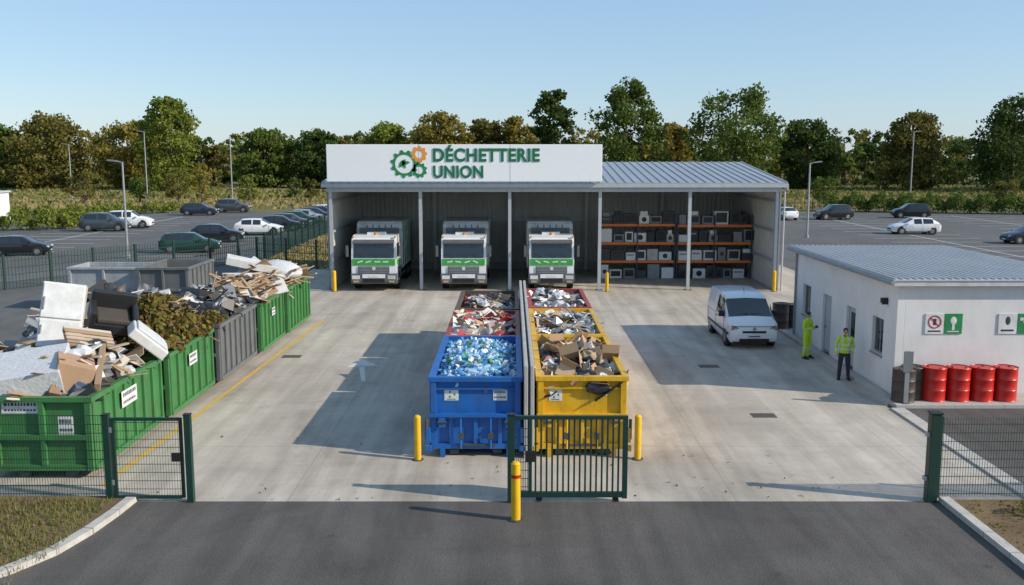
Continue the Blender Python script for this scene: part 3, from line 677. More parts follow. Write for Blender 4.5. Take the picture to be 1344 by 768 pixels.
for z in (1.6,3.3,5.0): mb.b2(XL+.2,XR-.2,YB-.12,YB-.04,z,z+.12,colm)
for z in (1.6,3.3,5.0):
    mb.b2(XL+.22,XL+.28,YF+.2,YB-.3,z,z+.12,colm); mb.b2(XR-.28,XR-.22,YF+.2,YB-.3,z,z+.12,colm)
mb.cyl((XR+.12,YF-.2,0),(XR+.12,YF-.2,zf-.1),.05,colm)
mb.build('storage_hangar',origin=(2.4,58,0))
root=bpy.data.objects.new('facility_sign',None); sc.collection.objects.link(root); root.location=(-2.6,53,7.2)
def par(o): 
    o.parent=root; o.matrix_parent_inverse=Matrix.Translation((-Vector(root.location)))
    return o
mb=MB(); mb.b2(-10.35,5.03,52.85,53.05,6.22,8.28,sheetwhite); par(mb.build('board',bevel=.02))
mb=MB()
for x in (-5.2,-.1): mb.b2(x-.006,x+.006,52.843,52.85,6.22,8.28,GB)
for x in (-10,-5.2,-.13,4.8): mb.b2(x-.05,x+.05,53.05,53.4,6.3,8.0,colm); mb.box((x,54,7.1),(.06,2.2,.06),colm,(-.7,0,0))
par(mb.build('frame'))
def text(s,x,z,wid,hgt,mat,y,off=.02):
    cu=bpy.data.curves.new('t','FONT'); cu.body=s; cu.size=1; cu.extrude=.012; cu.offset=off; cu.space_character=1.08
    to=bpy.data.objects.new('t',cu); sc.collection.objects.link(to); bpy.context.view_layer.update()
    dg=bpy.context.evaluated_depsgraph_get(); me=bpy.data.meshes.new_from_object(to.evaluated_get(dg)); bpy.data.objects.remove(to)
    xs=[v.co.x for v in me.vertices]; ys=[v.co.y for v in me.vertices]; X0,X1,Y0,Y1=min(xs),max(xs),min(ys),max(ys)
    for v in me.vertices:
        c=v.co.copy(); v.co=((x+(c.x-X0)/(X1-X0)*wid),y-c.z*1.0,(z+(c.y-Y0)/(Y1-Y0)*hgt))
    me.materials.clear(); me.materials.append(mat); o=bpy.data.objects.new('lettering',me); sc.collection.objects.link(o); return o
grd=M('lettering_green',(.012,.17,.07),.5,col2=(.01,.14,.06))
par(text('DÉCHETTERIE',-4.4,7.32,5.95,.93,grd,52.83,off=.034)); par(text('UNION',-4.4,6.42,2.8,.7,grd,52.83,off=.034))
def gear(mb,cx,cz,ro,ri,teeth,mat,y=52.83,a0=0):
    pts=[];n=teeth*4
    for i in range(n):
        r=ro if (i%4) in (0,1) else ro*.82; a=a0+2*math.pi*i/n; pts.append((cx+r*math.cos(a),cz+r*math.sin(a)))
    inn=[(cx+ri*math.cos(a0+2*math.pi*i/n),cz+ri*math.sin(a0+2*math.pi*i/n)) for i in range(n)]
    vs=[(p[0],y,p[1]) for p in pts+inn]+[(p[0],y+.015,p[1]) for p in pts+inn]
    fs=[]
    for i in range(n):
        j=(i+1)%n; fs.append((i,j,n+j,n+i)); fs.append((i,j,2*n+j,2*n+i))
    mb.add(vs,fs,mat)
orl=M('logo_orange',(.85,.33,.04),.5,col2=(.8,.3,.04))
mb=MB(); gear(mb,-6.0,7.2,.78,.52,11,grn); gear(mb,-5.17,7.74,.46,.22,9,orl,y=52.825); gear(mb,-5.17,6.86,.44,.22,9,grn,y=52.83,a0=.2)
def leafp(cx,cz,a,l,wd,mat,y=52.826):
    pts=[];
    for i in range(9): t=i/8; pts.append((l*t,wd*math.sin(math.pi*t)))
    for i in range(7,0,-1): t=i/8; pts.append((l*t,-wd*math.sin(math.pi*t)))
    mb.prism([(cx+p[0]*math.cos(a)-p[1]*math.sin(a),cz+p[0]*math.sin(a)+p[1]*math.cos(a)) for p in pts],y,y+.01,mat,'Y')
leafp(-6.3,7.0,.9,.6,.13,grn); leafp(-5.95,6.95,1.9,.5,.1,grn); leafp(-6.1,7.25,.1,.42,.09,grn)
par(mb.build('logo'))

def rack(x0,x1,y0,y1,levels,h,seed):
    mb=MB(); dk=M('rack_upright',(.05,.06,.08),.5)
    nb=2; xs=[x0+(x1-x0)*i/nb for i in range(nb+1)]
    for x in xs:
        for y in (y0,y1-.08): mb.b2(x-.04,x+.04,y,y+.08,0,h,dk)
        for i in range(4): mb.box((x,(y0+y1)/2,.5+i*h/4.5),(.03,(y1-y0),.03),dk,(.6 if i%2 else -.6,0,0))
    for z in levels:
        for a,b in zip(xs[:-1],xs[1:]):
            for y in (y0-.012,y1-.03): mb.b2(a+.04,b-.04,y,y+.05,z-.15,z,orange)
        mb.b2(x0,x1,y0+.04,y1-.04,z-.02,z+.01,woodm)
    mb.build('storage_rack',origin=((x0+x1)/2,(y0+y1)/2,0))
    random.seed(seed); mb=MB()
    sc_=M('crt_screen',(.03,.035,.04),.15); bg=M('beige_plastic',(.6,.58,.52),.5); wp=M('appliance_white',(.82,.82,.8),.4,col2=(.7,.7,.67))
    for z in [0.02]+[l+.01 for l in levels]:
        x=x0+.1
        while x<x1-.45:
            ww=random.uniform(.4,.85); hh=random.uniform(.5,.92) if z<.5 else random.uniform(.42,.85); m=random.choice([wp,wp,bg,GB,BK,wp,drkgrey,wp] if seed==1 else [BK,drkgrey,GB,wp,GB,drkgrey,bg,wp])
            yy=y0+random.uniform(.03,.2)
            mb.b2(x,x+ww,yy,yy+.55,z,z+hh,m)
            k=random.random()
            if k<.45: mb.b2(x+.08,x+ww-.08,yy-.006,yy,z+.12,z+hh-.08,sc_)
            elif k<.65: mb.cyl((x+ww/2,yy-.01,z+hh/2),(x+ww/2,yy,z+hh/2),min(ww,hh)*.3,sc_)
            elif k<.85: mb.b2(x+.05,x+ww-.12,yy-.006,yy,z+hh*.6,z+hh*.75,GB)
            if random.random()<.4 and hh<.6: mb.b2(x+.08,x+ww-.1,yy+.05,yy+.4,z+hh,z+hh+.25,random.choice([BK,GB,wp]))
            x+=ww+random.uniform(.02,.14)
    mb.build('electronic_waste',origin=((x0+x1)/2,(y0+y1)/2,0),bevel=.015)
rack(5.5,10.2,58.6,59.8,(1.15,2.3,3.45),3.9,1); rack(10.35,15.0,58.6,59.8,(1.15,2.3,3.4),4.0,2)

# ------------------------------------------------------------------ trucks
def truck(x,y):
    mb=MB(); pw=M('truck_white',(.8,.81,.82),.3,col2=(.74,.75,.75),nscale=1,dirt=.15,coat=.3)
    tg=M('truck_green',(.06,.38,.07),.35); bd=M('truck_body_white',(.68,.7,.68),.45,dirt=.3)
    lg=M('truck_grey_plastic',(.13,.135,.14),.5)
    mb.prism([(.12,.55),(.0,.8),(.0,1.75),(.14,2.68),(.3,2.9),(.8,3.02),(2.1,3.02),(2.1,.55)],-1.22,1.22,pw)
    mb.prism([(-.012,1.83),(.105,2.6),(.13,2.6),(.02,1.83)],-1.1,1.1,glass)
    mb.prism([(-.05,2.6),(-.07,2.68),(.2,2.82),(.2,2.72)],-1.12,1.12,lg)
    for u in (-.75,0,.6): mb.box((u,-.03,1.98),(.5,.02,.02),black,(0,.5,0))
    mb.b2(-1.16,1.16,-.03,0,1.42,1.78,tg)
    for u in (-.75,-.3,.2,.65): mb.box((u,-.034,1.62),(.3,.012,.07),labelm,(0,random.uniform(-.5,.5),0))
    mb.b2(-.85,.85,-.045,0,1.0,1.36,lg)
    for i in range(4): mb.b2(-.8,.8,-.06,-.045,1.03+i*.085,1.06+i*.085,steel)
    mb.cyl((0,-.07,1.26),(0,-.06,1.26),.1,chrome,n=16)
    mb.prism([(-.1,.42),(-.14,.6),(-.12,.98),(.3,.98),(.3,.42)],-1.25,1.25,lg)
    mb.b2(-.62,.62,-.16,-.12,.74,.95,pw); mb.b2(-.6,.6,-.155,-.12,.5,.70,black); mb.b2(-.28,.28,-.17,-.16,.78,.9,labelm)
    for s in (-1,1):
        mb.box((s*.97,-.145,.78),(.42,.05,.2),chrome,(0,0,s*-.08)); mb.box((s*.97,-.14,.55),(.3,.05,.1),M('fog_lamp',(.55,.4,.2),.3))
        mb.cyl((s*1.2,.2,2.55),(s*1.42,.0,2.5),.02,black,n=6); mb.box((s*1.45,.02,2.2),(.12,.18,.6),lg); mb.cyl((s*1.22,.2,1.9),(s*1.42,.02,1.95),.02,black,n=6)
        mb.prism([(.35,1.85),(.42,2.6),(1.35,2.6),(1.35,1.85)],s*1.222,s*1.228,glass); mb.b2(min(s*1.222,s*1.228),max(s*1.222,s*1.228),1.5,1.52,.9,2.7,black)
        mb.b2(min(s*1.22,s*1.27),max(s*1.22,s*1.27),.3,1.4,1.45,1.7,tg)
        mb.b2(min(s*1.0,s*1.27),max(s*1.0,s*1.27),.35,.75,.38,.5,black)
        mb.box((s*1.14,.25,2.95),(.08,.1,.1),M('amber_lamp',(.7,.25,.02),.3))
        for yy in (1.3,5.6,6.9):
            mb.cyl((s*.92,yy,.5),(s*1.24,yy,.5),.5,rubber,n=20); mb.cyl((s*1.1,yy,.5),(s*1.255,yy,.5),.27,hub,r1=.2,n=16)
            if yy<2: mb.prism([(yy-.6,.75),(yy-.45,1.12),(yy+.45,1.12),(yy+.6,.75),(yy+.6,.9),(yy+.5,1.2),(yy-.5,1.2),(yy-.6,.95)],s*1.0,s*1.262,lg)
    mb.b2(-.45,.45,.4,8.2,.65,.95,drkgrey)
    mb.b2(-1.1,1.1,2.15,2.4,.95,3.3,lg)
    mb.prism([(2.45,1.0),(2.45,3.5),(2.6,3.65),(6.4,3.65),(6.6,3.5),(6.6,1.0)],-1.25,1.25,bd)
    mb.prism([(6.62,.9),(6.62,3.4),(7.6,3.2),(8.4,2.0),(8.4,.9)],-1.25,1.25,tg)
    mb.b2(-1.05,1.05,2.40,2.45,2.95,3.5,bd); mb.b2(-1.3,1.3,2.44,2.6,3.1,3.25,steel); mb.b2(-1.27,1.27,2.43,2.6,1.0,1.2,steel)
    for u in (-.7,-.35,0,.35,.7): mb.b2(u-.03,u+.03,2.385,2.4,3.0,3.48,lg)
    for s in (-1,1):
        mb.b2(min(s*1.25,s*1.262),max(s*1.25,s*1.262),2.7,6.5,1.15,3.45,tg)
        for i in range(5): mb.b2(min(s*1.25,s*1.3),max(s*1.25,s*1.3),2.6+i*.95,2.68+i*.95,1.0,3.5,bd)
        mb.box((s*1.268,4.2,2.2),(.01,1.6,.35),labelm,(.3,0,0)); mb.box((s*1.268,5.2,2.8),(.01,1.2,.2),labelm,(-.3,0,0))
        mb.b2(min(s*1.05,s*1.15),max(s*1.05,s*1.15),2.5,5.0,.5,.62,steel)
    mb.cyl((0,.9,3.02),(0,.9,3.14),.1,M('amber_lamp',(.7,.25,.02),.3)); mb.b2(-.5,.5,1.1,1.9,3.02,3.14,pw)
    mb.build('refuse_truck',loc=(x,y,.012),bevel=.02,scale=1.04)
truck(-7.85,53.0); truck(-2.75,53.0); truck(2.25,53.0)

# ------------------------------------------------------------------ cars and van
def loft(mb,st,body,side_g,top_g):
    rings=[]
    for (x,zb,zl,zr,wd,wr) in st:
        p3=(wd,zl); p5=(wr,zr); p4=(p3[0]+(p5[0]-p3[0])*.8,p3[1]+(p5[1]-p3[1])*.86)
        rings.append([(0,zb),(wd*.9,zb),(wd,zb+.16),p3,p4,p5,(0,zr+.035)])
    vs=[]
    for k,(s_,r) in enumerate(zip(st,rings)):
        for (yy,z) in r: vs.append((s_[0],yy,z))
        for (yy,z) in r[1:-1][::-1]: vs.append((s_[0],-yy,z))
    m=12; fs=[];ms=[]
    for i in range(len(st)-1):
        for j in range(m):
            a=i*m+j; b=i*m+(j+1)%m; fs.append((a,b,b+m,a+m))
            jj=j if j<6 else 11-j
            g=(jj==3 and i in side_g) or (jj in (4,5) and i in top_g)
            ms.append(glass if g else body)
    fs.append(tuple(range(m-1,-1,-1))); ms.append(body); o=(len(st)-1)*m; fs.append(tuple(range(o,o+m))); ms.append(body)
    mb.add(vs,fs,ms)
def wheels(mb,xs,wd,r=.32):
    for x in xs:
        for s in (-1,1):
            mb.cyl((x,s*(wd-.12),r+.03),(x,s*(wd+.004),r+.03),r*1.22,black,n=22)
            mb.cyl((x,s*(wd-.2),r),(x,s*(wd+.018),r),r,rubber,n=22); mb.cyl((x,s*(wd-.1),r),(x,s*(wd+.026),r),r*.66,hub,r1=r*.6,n=14)
            for k in range(5):
                a=k*1.2566; mb.cyl((x+math.cos(a)*r*.4,s*(wd+.02),r+math.sin(a)*r*.4),(x+math.cos(a)*r*.4,s*(wd+.03),r+math.sin(a)*r*.4),r*.11,black,n=6)
def car(x,y,rot,colname,col,kind='hatch',scale=1.):
    mb=MB(); body=M('car_paint_'+colname,col,.25,col2=tuple(c*.95 for c in col),coat=.6)
    dz=.14 if kind=='suv' else 0
    e=.25 if kind in('estate','suv') else 0
    st=[(2.12,.3,.56,.6,.66,.56),(2.0,.24,.68+dz*.5,.74+dz*.5,.8,.68),(1.6,.22,.80+dz,.87+dz,.87,.74),(1.05,.22,.9+dz,.98+dz,.89,.74),(.35,.22,.94+dz,1.40+dz*1.6,.9,.60),(.28,.22,.94+dz,1.42+dz*1.6,.9,.60),
        (-.4,.22,.95+dz,1.46+dz*1.6,.9,.60),(-.5,.22,.95+dz,1.46+dz*1.6,.9,.60),(-1.15-e*.6,.22,.97+dz,1.43+dz*1.6,.9,.59),(-1.38-e,.22,.98+dz,1.40+dz*1.6,.89,.58),(-1.92,.26,.98+dz,1.06+dz+e*.3,.86,.62),(-2.08,.32,.82+dz,.88+dz,.8,.62),(-2.12,.38,.6,.64,.74,.6)]
    loft(mb,st,body,{4,5,7,8} if e else {5,7,8},{3,9})
    wheels(mb,(1.32,-1.3),.88,.32+dz*.2)
    for s in (-1,1):
        mb.box((1.98,s*.6,.66+dz*.5),(.22,.3,.12),chrome,(0,0,-s*.35)); mb.box((-2.02,s*.66,.84+dz),(.14,.22,.16),redlamp,(0,0,s*.2)); mb.box((.85,s*.98,.98+dz),(.12,.18,.12),body)
        for xx in (.98,-.45): mb.b2(xx-.006,xx+.006,min(s*.895,s*.905),max(s*.895,s*.905),.35,.92,black)
        mb.b2(-.95,.95,min(s*.86,s*.905),max(s*.86,s*.905),.2,.28,black)
    mb.b2(2.06,2.14,-.45,.45,.42,.54,black); mb.b2(2.13,2.15,-.25,.25,.34,.42,labelm); mb.b2(-2.15,-2.1,-.25,.25,.5,.6,labelm); mb.b2(2.04,2.1,-.6,.6,.26,.34,black)
    return mb.build('parked_car',loc=(x,y,.015),rotz=rot,bevel=.03,smooth=40,scale=scale)
navy=(.02,.03,.055); dkg=(.01,.05,.035); blk=(.012,.013,.016); sil=(.3,.31,.33); wht=(.78,.78,.78); dgy=(.06,.065,.075)
car(-38.3,72.8,.25,'black',blk,'hatch',1.05)
car(-42.0,97,.12,'slate',(.05,.065,.08),'suv',1.12); car(-41.2,101.2,.15,'white',wht,'suv',1.12)
car(-25.9,75.3,.22,'green',dkg,'estate',1.1); car(-26.6,84.5,.2,'black',blk,'hatch',1.1); car(-24.9,92.2,.15,'white',wht,'hatch',1.1)
for i,(c,n_) in enumerate(((blk,'black'),(dgy,'grey'),(dkg,'green'),(sil,'silver'),(navy,'navy'),(blk,'black'),(wht,'white'))): car(-24.0+.1*i,97.2+i*3.8,.12,n_,c,'hatch',1.08)
car(-41,123.5,.1,'navy',navy,'estate',1.1); car(-38.5,130,.1,'grey',dgy,'suv',1.1)
car(39.8,93,3.1,'white',wht,'hatch',1.12); car(39.3,115,3.3,'black',blk,'suv',1.08); car(50,118,3.0,'black',blk,'suv',1.08)
car(45.8,83,3.2,'navy',navy,'hatch',1.08); car(33.3,115,1.7,'white',wht,'hatch',1.05)
mb=MB(); vb=M('van_white',(.8,.81,.82),.28,col2=(.77,.78,.79),coat=.5); vd=M('van_seam',(.1,.1,.1),.6)
st=[(2.14,.34,.60,.66,.76,.66),(2.08,.26,.80,.86,.87,.76),(1.9,.22,.93,1.01,.91,.79),(1.45,.22,1.04,1.13,.92,.80),(.74,.22,1.08,1.72,.93,.76),(.58,.22,1.08,1.80,.93,.76),(-.3,.22,1.08,1.86,.93,.76),(-.42,.22,1.08,1.86,.93,.76),
 (-1.85,.22,1.08,1.86,.93,.76),(-2.05,.24,1.06,1.82,.92,.75),(-2.14,.34,.95,1.6,.88,.72)]
loft(mb,st,vb,{4,5},{3})
mb.add([(1.3,.93,1.07),(.78,.915,1.55),(.78,.935,1.07)],[(0,1,2)],glass); mb.add([(1.3,-.93,1.07),(.78,-.915,1.55),(.78,-.935,1.07)],[(0,1,2)],glass)
wheels(mb,(1.32,-1.35),.91,.33)
lampd=M('headlamp_dark',(.25,.27,.3),.15,.4)
for s in (-1,1):
    mb.prism([(s*.50,.64),(s*.78,.64),(s*.86,.74),(s*.84,.90),(s*.72,.88),(s*.52,.76)],2.02,2.105,lampd); mb.cyl((2.1,s*.68,.75),(2.118,s*.68,.75),.055,chrome,n=14); mb.prism([(s*.76,.68),(s*.84,.76),(s*.83,.86),(s*.76,.84)],2.1,2.11,M('amber_lamp',(.7,.25,.02),.3))
    mb.box((1.05,s*1.03,1.2),(.13,.18,.22),black); mb.box((1.05,s*.96,1.12),(.06,.12,.05),black)
    for xx in (1.12,-.36,-1.75): mb.b2(xx-.007,xx+.007,min(s*.925,s*.937),max(s*.925,s*.937),.32,1.07,vd)
    mb.b2(-1.75,-.36,min(s*.925,s*.936),max(s*.925,s*.936),1.02,1.035,vd)
    mb.b2(-1.7,1.9,min(s*.925,s*.945),max(s*.925,s*.945),.52,.6,black)
    mb.box((-.15,s*.94,.95),(.16,.03,.04),black); mb.box((-2.08,s*.82,1.05),(.08,.12,.4),redlamp)
    mb.cyl((2.12,s*.66,.40),(2.15,s*.66,.40),.06,chrome,n=12)
    mb.box((1.34,s*.35,1.23),(.03,.6,.015),black,(0,-.3,s*.12))
mb.b2(2.05,2.155,-.44,.44,.62,.70,black); mb.b2(2.06,2.16,-.56,.56,.3,.41,black); mb.b2(2.16,2.175,-.26,.26,.45,.55,labelm); mb.cyl((2.14,0,.78),(2.16,0,.78),.06,hub,n=14)
mb.b2(2.05,2.15,-.8,.8,.26,.29,black)
mb.b2(2.175,2.178,-.2,.2,.48,.52,ink); mb.cyl((.4,0,1.86),(.2,0,2.1),.008,black,n=5)
mb.b2(1.95,2.12,-.74,.74,.868,.876,vd)
mb.build('delivery_van',loc=(9.62,38.9,.012),rotz=R(-90),bevel=.035,smooth=40,scale=1.06)

# ------------------------------------------------------------------ office building
mb=MB(); rend=M('white_render',(.78,.77,.75),.85,col2=(.68,.67,.65),nscale=.8,bump=.15,bscale=60,dirt=.18,dirtcol=(.4,.37,.34))
frm=M('window_frame',(.3,.31,.32),.5); doorm=M('door_grey',(.45,.46,.47),.5,col2=(.4,.41,.42))
BX0,BX1,BY0,BY1,BH=12.1,18.1,29.1,39.7,3.62
ops=[(30.1,31.05,1.15,2.35,'w'),(32.6,33.5,.12,2.3,'d2'),(35.1,36.1,.12,2.35,'d'),(37.6,38.6,1.15,2.4,'w')]
yprev=BY0
for (a,b,z0,z1,k) in ops:
    mb.b2(BX0,BX0+.25,yprev,a,0,BH,rend); 
    if z0>.2: mb.b2(BX0,BX0+.25,a,b,0,z0,rend)
    mb.b2(BX0,BX0+.25,a,b,z1,BH,rend); yprev=b
    x=BX0+.1
    mb.b2(x,x+.06,a,a+.06,z0,z1,frm); mb.b2(x,x+.06,b-.06,b,z0,z1,frm); mb.b2(x,x+.06,a+.06,b-.06,z1-.06,z1,frm); mb.b2(x,x+.06,a+.06,b-.06,z0,z0+.06,frm)
    if k=='w':
        mb.b2(x+.02,x+.04,a+.06,b-.06,z0+.06,z1-.06,glass); mb.b2(BX0-.05,BX0+.1,a-.04,b+.04,z0-.06,z0-.003,frm); mb.b2(x-.003,x+.05,(a+b)/2-.02,(a+b)/2+.02,z0+.06,z1-.06,frm)
    else:
        mb.b2(x+.01,x+.05,a+.06,b-.06,z0+.06,z1-.06,doorm); mb.b2(x,x+.055,a+.2,b-.2,1.2,2.1,glass) if k=='d2' else mb.b2(x,x+.055,a+.14,b-.14,1.3,1.33,frm)
        mb.b2(x-.05,x,b-.18,b-.12,1.0,1.15,steel)
mb.b2(BX0,BX0+.25,yprev,BY1,0,BH,rend)
mb.b2(BX0+.25,BX1,BY0,BY0+.25,0,BH,rend); mb.b2(BX0+.25,BX1,BY1-.25,BY1,0,BH,rend); mb.b2(BX1-.25,BX1,BY0+.25,BY1-.25,0,BH,rend)
mb.b2(BX0+.25,BX1-.25,BY0+.25,BY1-.25,.0,.1,cw)
rw=M('office_roof',(.55,.56,.57),.45,.1,col2=(.47,.48,.49),nscale=.6,dirt=.15)
mb.b2(BX0-.25,BX1+.25,BY0-.25,BY1+.25,BH,BH+.16,M('roof_fascia',(.62,.63,.64),.5)); mb.b2(BX0-.28,BX1+.28,BY0-.28,BY1+.28,BH+.16,BH+.21,rw)
for i in range(30):
    x=BX0-.2+i*(BX1-BX0+.4)/29; mb.b2(x-.03,x+.03,BY0-.26,BY1+.26,BH+.21,BH+.26,rw)
mb.cyl((BX0-.3,BY0-.3,BH+.1),(BX0-.3,BY1+.3,BH+.1),.07,frm,n=10); mb.cyl((BX0-.06,BY1-.2,.1),(BX0-.06,BY1-.2,BH),.045,frm,n=10)
mb.build('office_building',origin=(15,34,0),bevel=.008)
mb=MB(); mb.box((12.0,29.9,3.0),(.2,.16,.2),black); mb.box((11.93,29.9,2.92),(.14,.13,.06),chrome); mb.build('wall_lamp',origin=(12,29.9,3))
def wsign(x):
    mb=MB(); y=29.1; mb.b2(x,x+.58,y-.03,y-.004,2.08,2.72,labelm); mb.b2(x+.6,x+1.16,y-.03,y-.004,2.08,2.72,grn)
    return mb,x+.29
mb,cx=wsign(13.0)
n=20
for i in range(n):
    a=2*math.pi*i/n; mb.box((cx+.19*math.cos(a),29.065,2.46+.19*math.sin(a)),(.06,.008,.035),redm,(0,-a-math.pi/2,0))
mb.box((cx,29.064,2.46),(.36,.008,.03),redm,(0,.78,0)); mb.b2(cx-.05,cx+.05,29.066,29.07,2.36,2.56,ink); mb.b2(cx-.2,cx+.2,29.066,29.07,2.14,2.19,ink)
mb.sphere((13.88,29.068,2.5),(.1,.006,.13),labelm,10,6); mb.b2(13.84,13.92,29.064,29.07,2.2,2.4,labelm); mb.b2(13.7,14.06,29.064,29.07,2.14,2.17,labelm); mb.build('safety_sign',origin=(13.5,29,2.4))
mb,cx=wsign(15.3); mb.sphere((cx,29.068,2.5),(.08,.006,.14),ink,10,6); mb.b2(cx-.2,cx+.2,29.066,29.07,2.16,2.22,ink)
mb.box((16.2,29.066,2.5),(.3,.006,.08),labelm,(0,.5,0)); mb.box((16.15,29.067,2.38),(.08,.006,.25),labelm,(0,-.4,0)); mb.box((16.02,29.067,2.55),(.1,.006,.1),labelm); mb.build('safety_sign',origin=(15.9,29,2.4))
def barrel(x,y,z,m,r=.33,h=.98,top=None):
    mb=MB(); pr=[(0,r),(.02,r+.012),(.04,r),(h*.32,r),(h*.34,r+.014),(h*.36,r),(h*.64,r),(h*.66,r+.014),(h*.68,r),(h-.03,r),(h-.012,r+.012),(h,r+.005)]
    n=28; vs=[];fs=[]
    for (zz,rr) in pr:
        for i in range(n): a=2*math.pi*i/n; vs.append((rr*math.cos(a),rr*math.sin(a),zz))
    for k in range(len(pr)-1):
        for i in range(n): fs.append((k*n+i,k*n+(i+1)%n,(k+1)*n+(i+1)%n,(k+1)*n+i))
    mb.add(vs,fs,m); mb.cyl((0,0,h-.03),(0,0,h-.02),r-.01,top or m,n=28); mb.cyl((r*.55,0,h-.02),(r*.55,0,h+.01),.04,drkgrey,n=10); mb.cyl((-r*.5,.1,h-.02),(-r*.5,.1,h+.005),.03,drkgrey,n=10)
    mb.build('oil_barrel',loc=(x,y,z),smooth=35,rotz=random.uniform(0,6))
rb=M('red_barrel_paint',(.6,.02,.012),.35,col2=(.48,.015,.01),nscale=3,dirt=.35); bb=M('black_barrel_paint',(.04,.037,.033),.5,col2=(.08,.055,.04),dirt=.5)
barrel(12.1,28.3,.12,bb,.34,1.02); barrel(12.5,28.65,.12,bb,.34,1.02); 
for x in (13.1,13.84,14.58,15.3): barrel(x,28.45,.12,rb,.355,1.05)
barrel(11.95,41.2,.02,bb,.36,1.15); barrel(12.6,41.6,.02,bb,.33,1.05)
mb=MB(); mb.b2(11.98,12.12,27.95,28.05,.1,1.75,steel); mb.b2(11.9,12.2,27.93,27.95,1.1,1.75,midgrey); mb.b2(11.95,12.15,27.9,28.1,.12,.14,drkgrey); mb.build('sign_post',origin=(12,28,0),bevel=.01)

def lamp(x,y,h,side=-1,r=.09):
    mb=MB(); mb.cyl((0,0,0),(0,0,h),r,steel,r1=r*.6,n=12); mb.cyl((0,0,0),(0,0,.25),r*1.6,steel,n=12)
    mb.cyl((0,0,h-.05),(side*.5,0,h+.1),r*.5,steel,n=8); mb.box((side*.75,0,h+.12),(.8,.34,.1),midgrey,(0,-side*.12,0),top=(.8,.7)); mb.box((side*.75,0,h+.065),(.65,.26,.02),labelm,(0,-side*.12,0))
    mb.build('street_lamp',loc=(x,y,0),smooth=40)
lamp(-29.2,71,7.2,-1,.11); lamp(28,89,7.0,1,.12); lamp(-70,150,9.5,-1,.12); lamp(-58,150,11.5,-1,.12); lamp(-44.5,150,11,1,.12); lamp(62.5,148,11.4,1,.12); lamp(116,230,12,1,.15)
mb=MB(); mb.b2(-66,-60.3,110,113,0,3.4,rend); mb.b2(-66.2,-60.1,109.8,113.2,3.4,3.6,rw); mb.b2(-62.5,-61.4,109.95,109.999,.0,2.2,doorm); mb.build('utility_kiosk',origin=(-63,111,0))
mb=MB(); mb.cyl((0,0,0),(0,0,2.1),.04,orange,n=8); mb.cyl((0,0,0),(0,0,.1),.12,drkgrey,n=10); mb.cyl((0,-.05,2.1),(0,-.03,2.1),.16,redm,n=16); mb.cyl((0,-.056,2.1),(0,-.051,2.1),.11,labelm,n=16); mb.build('traffic_sign',loc=(-30.5,54,0))

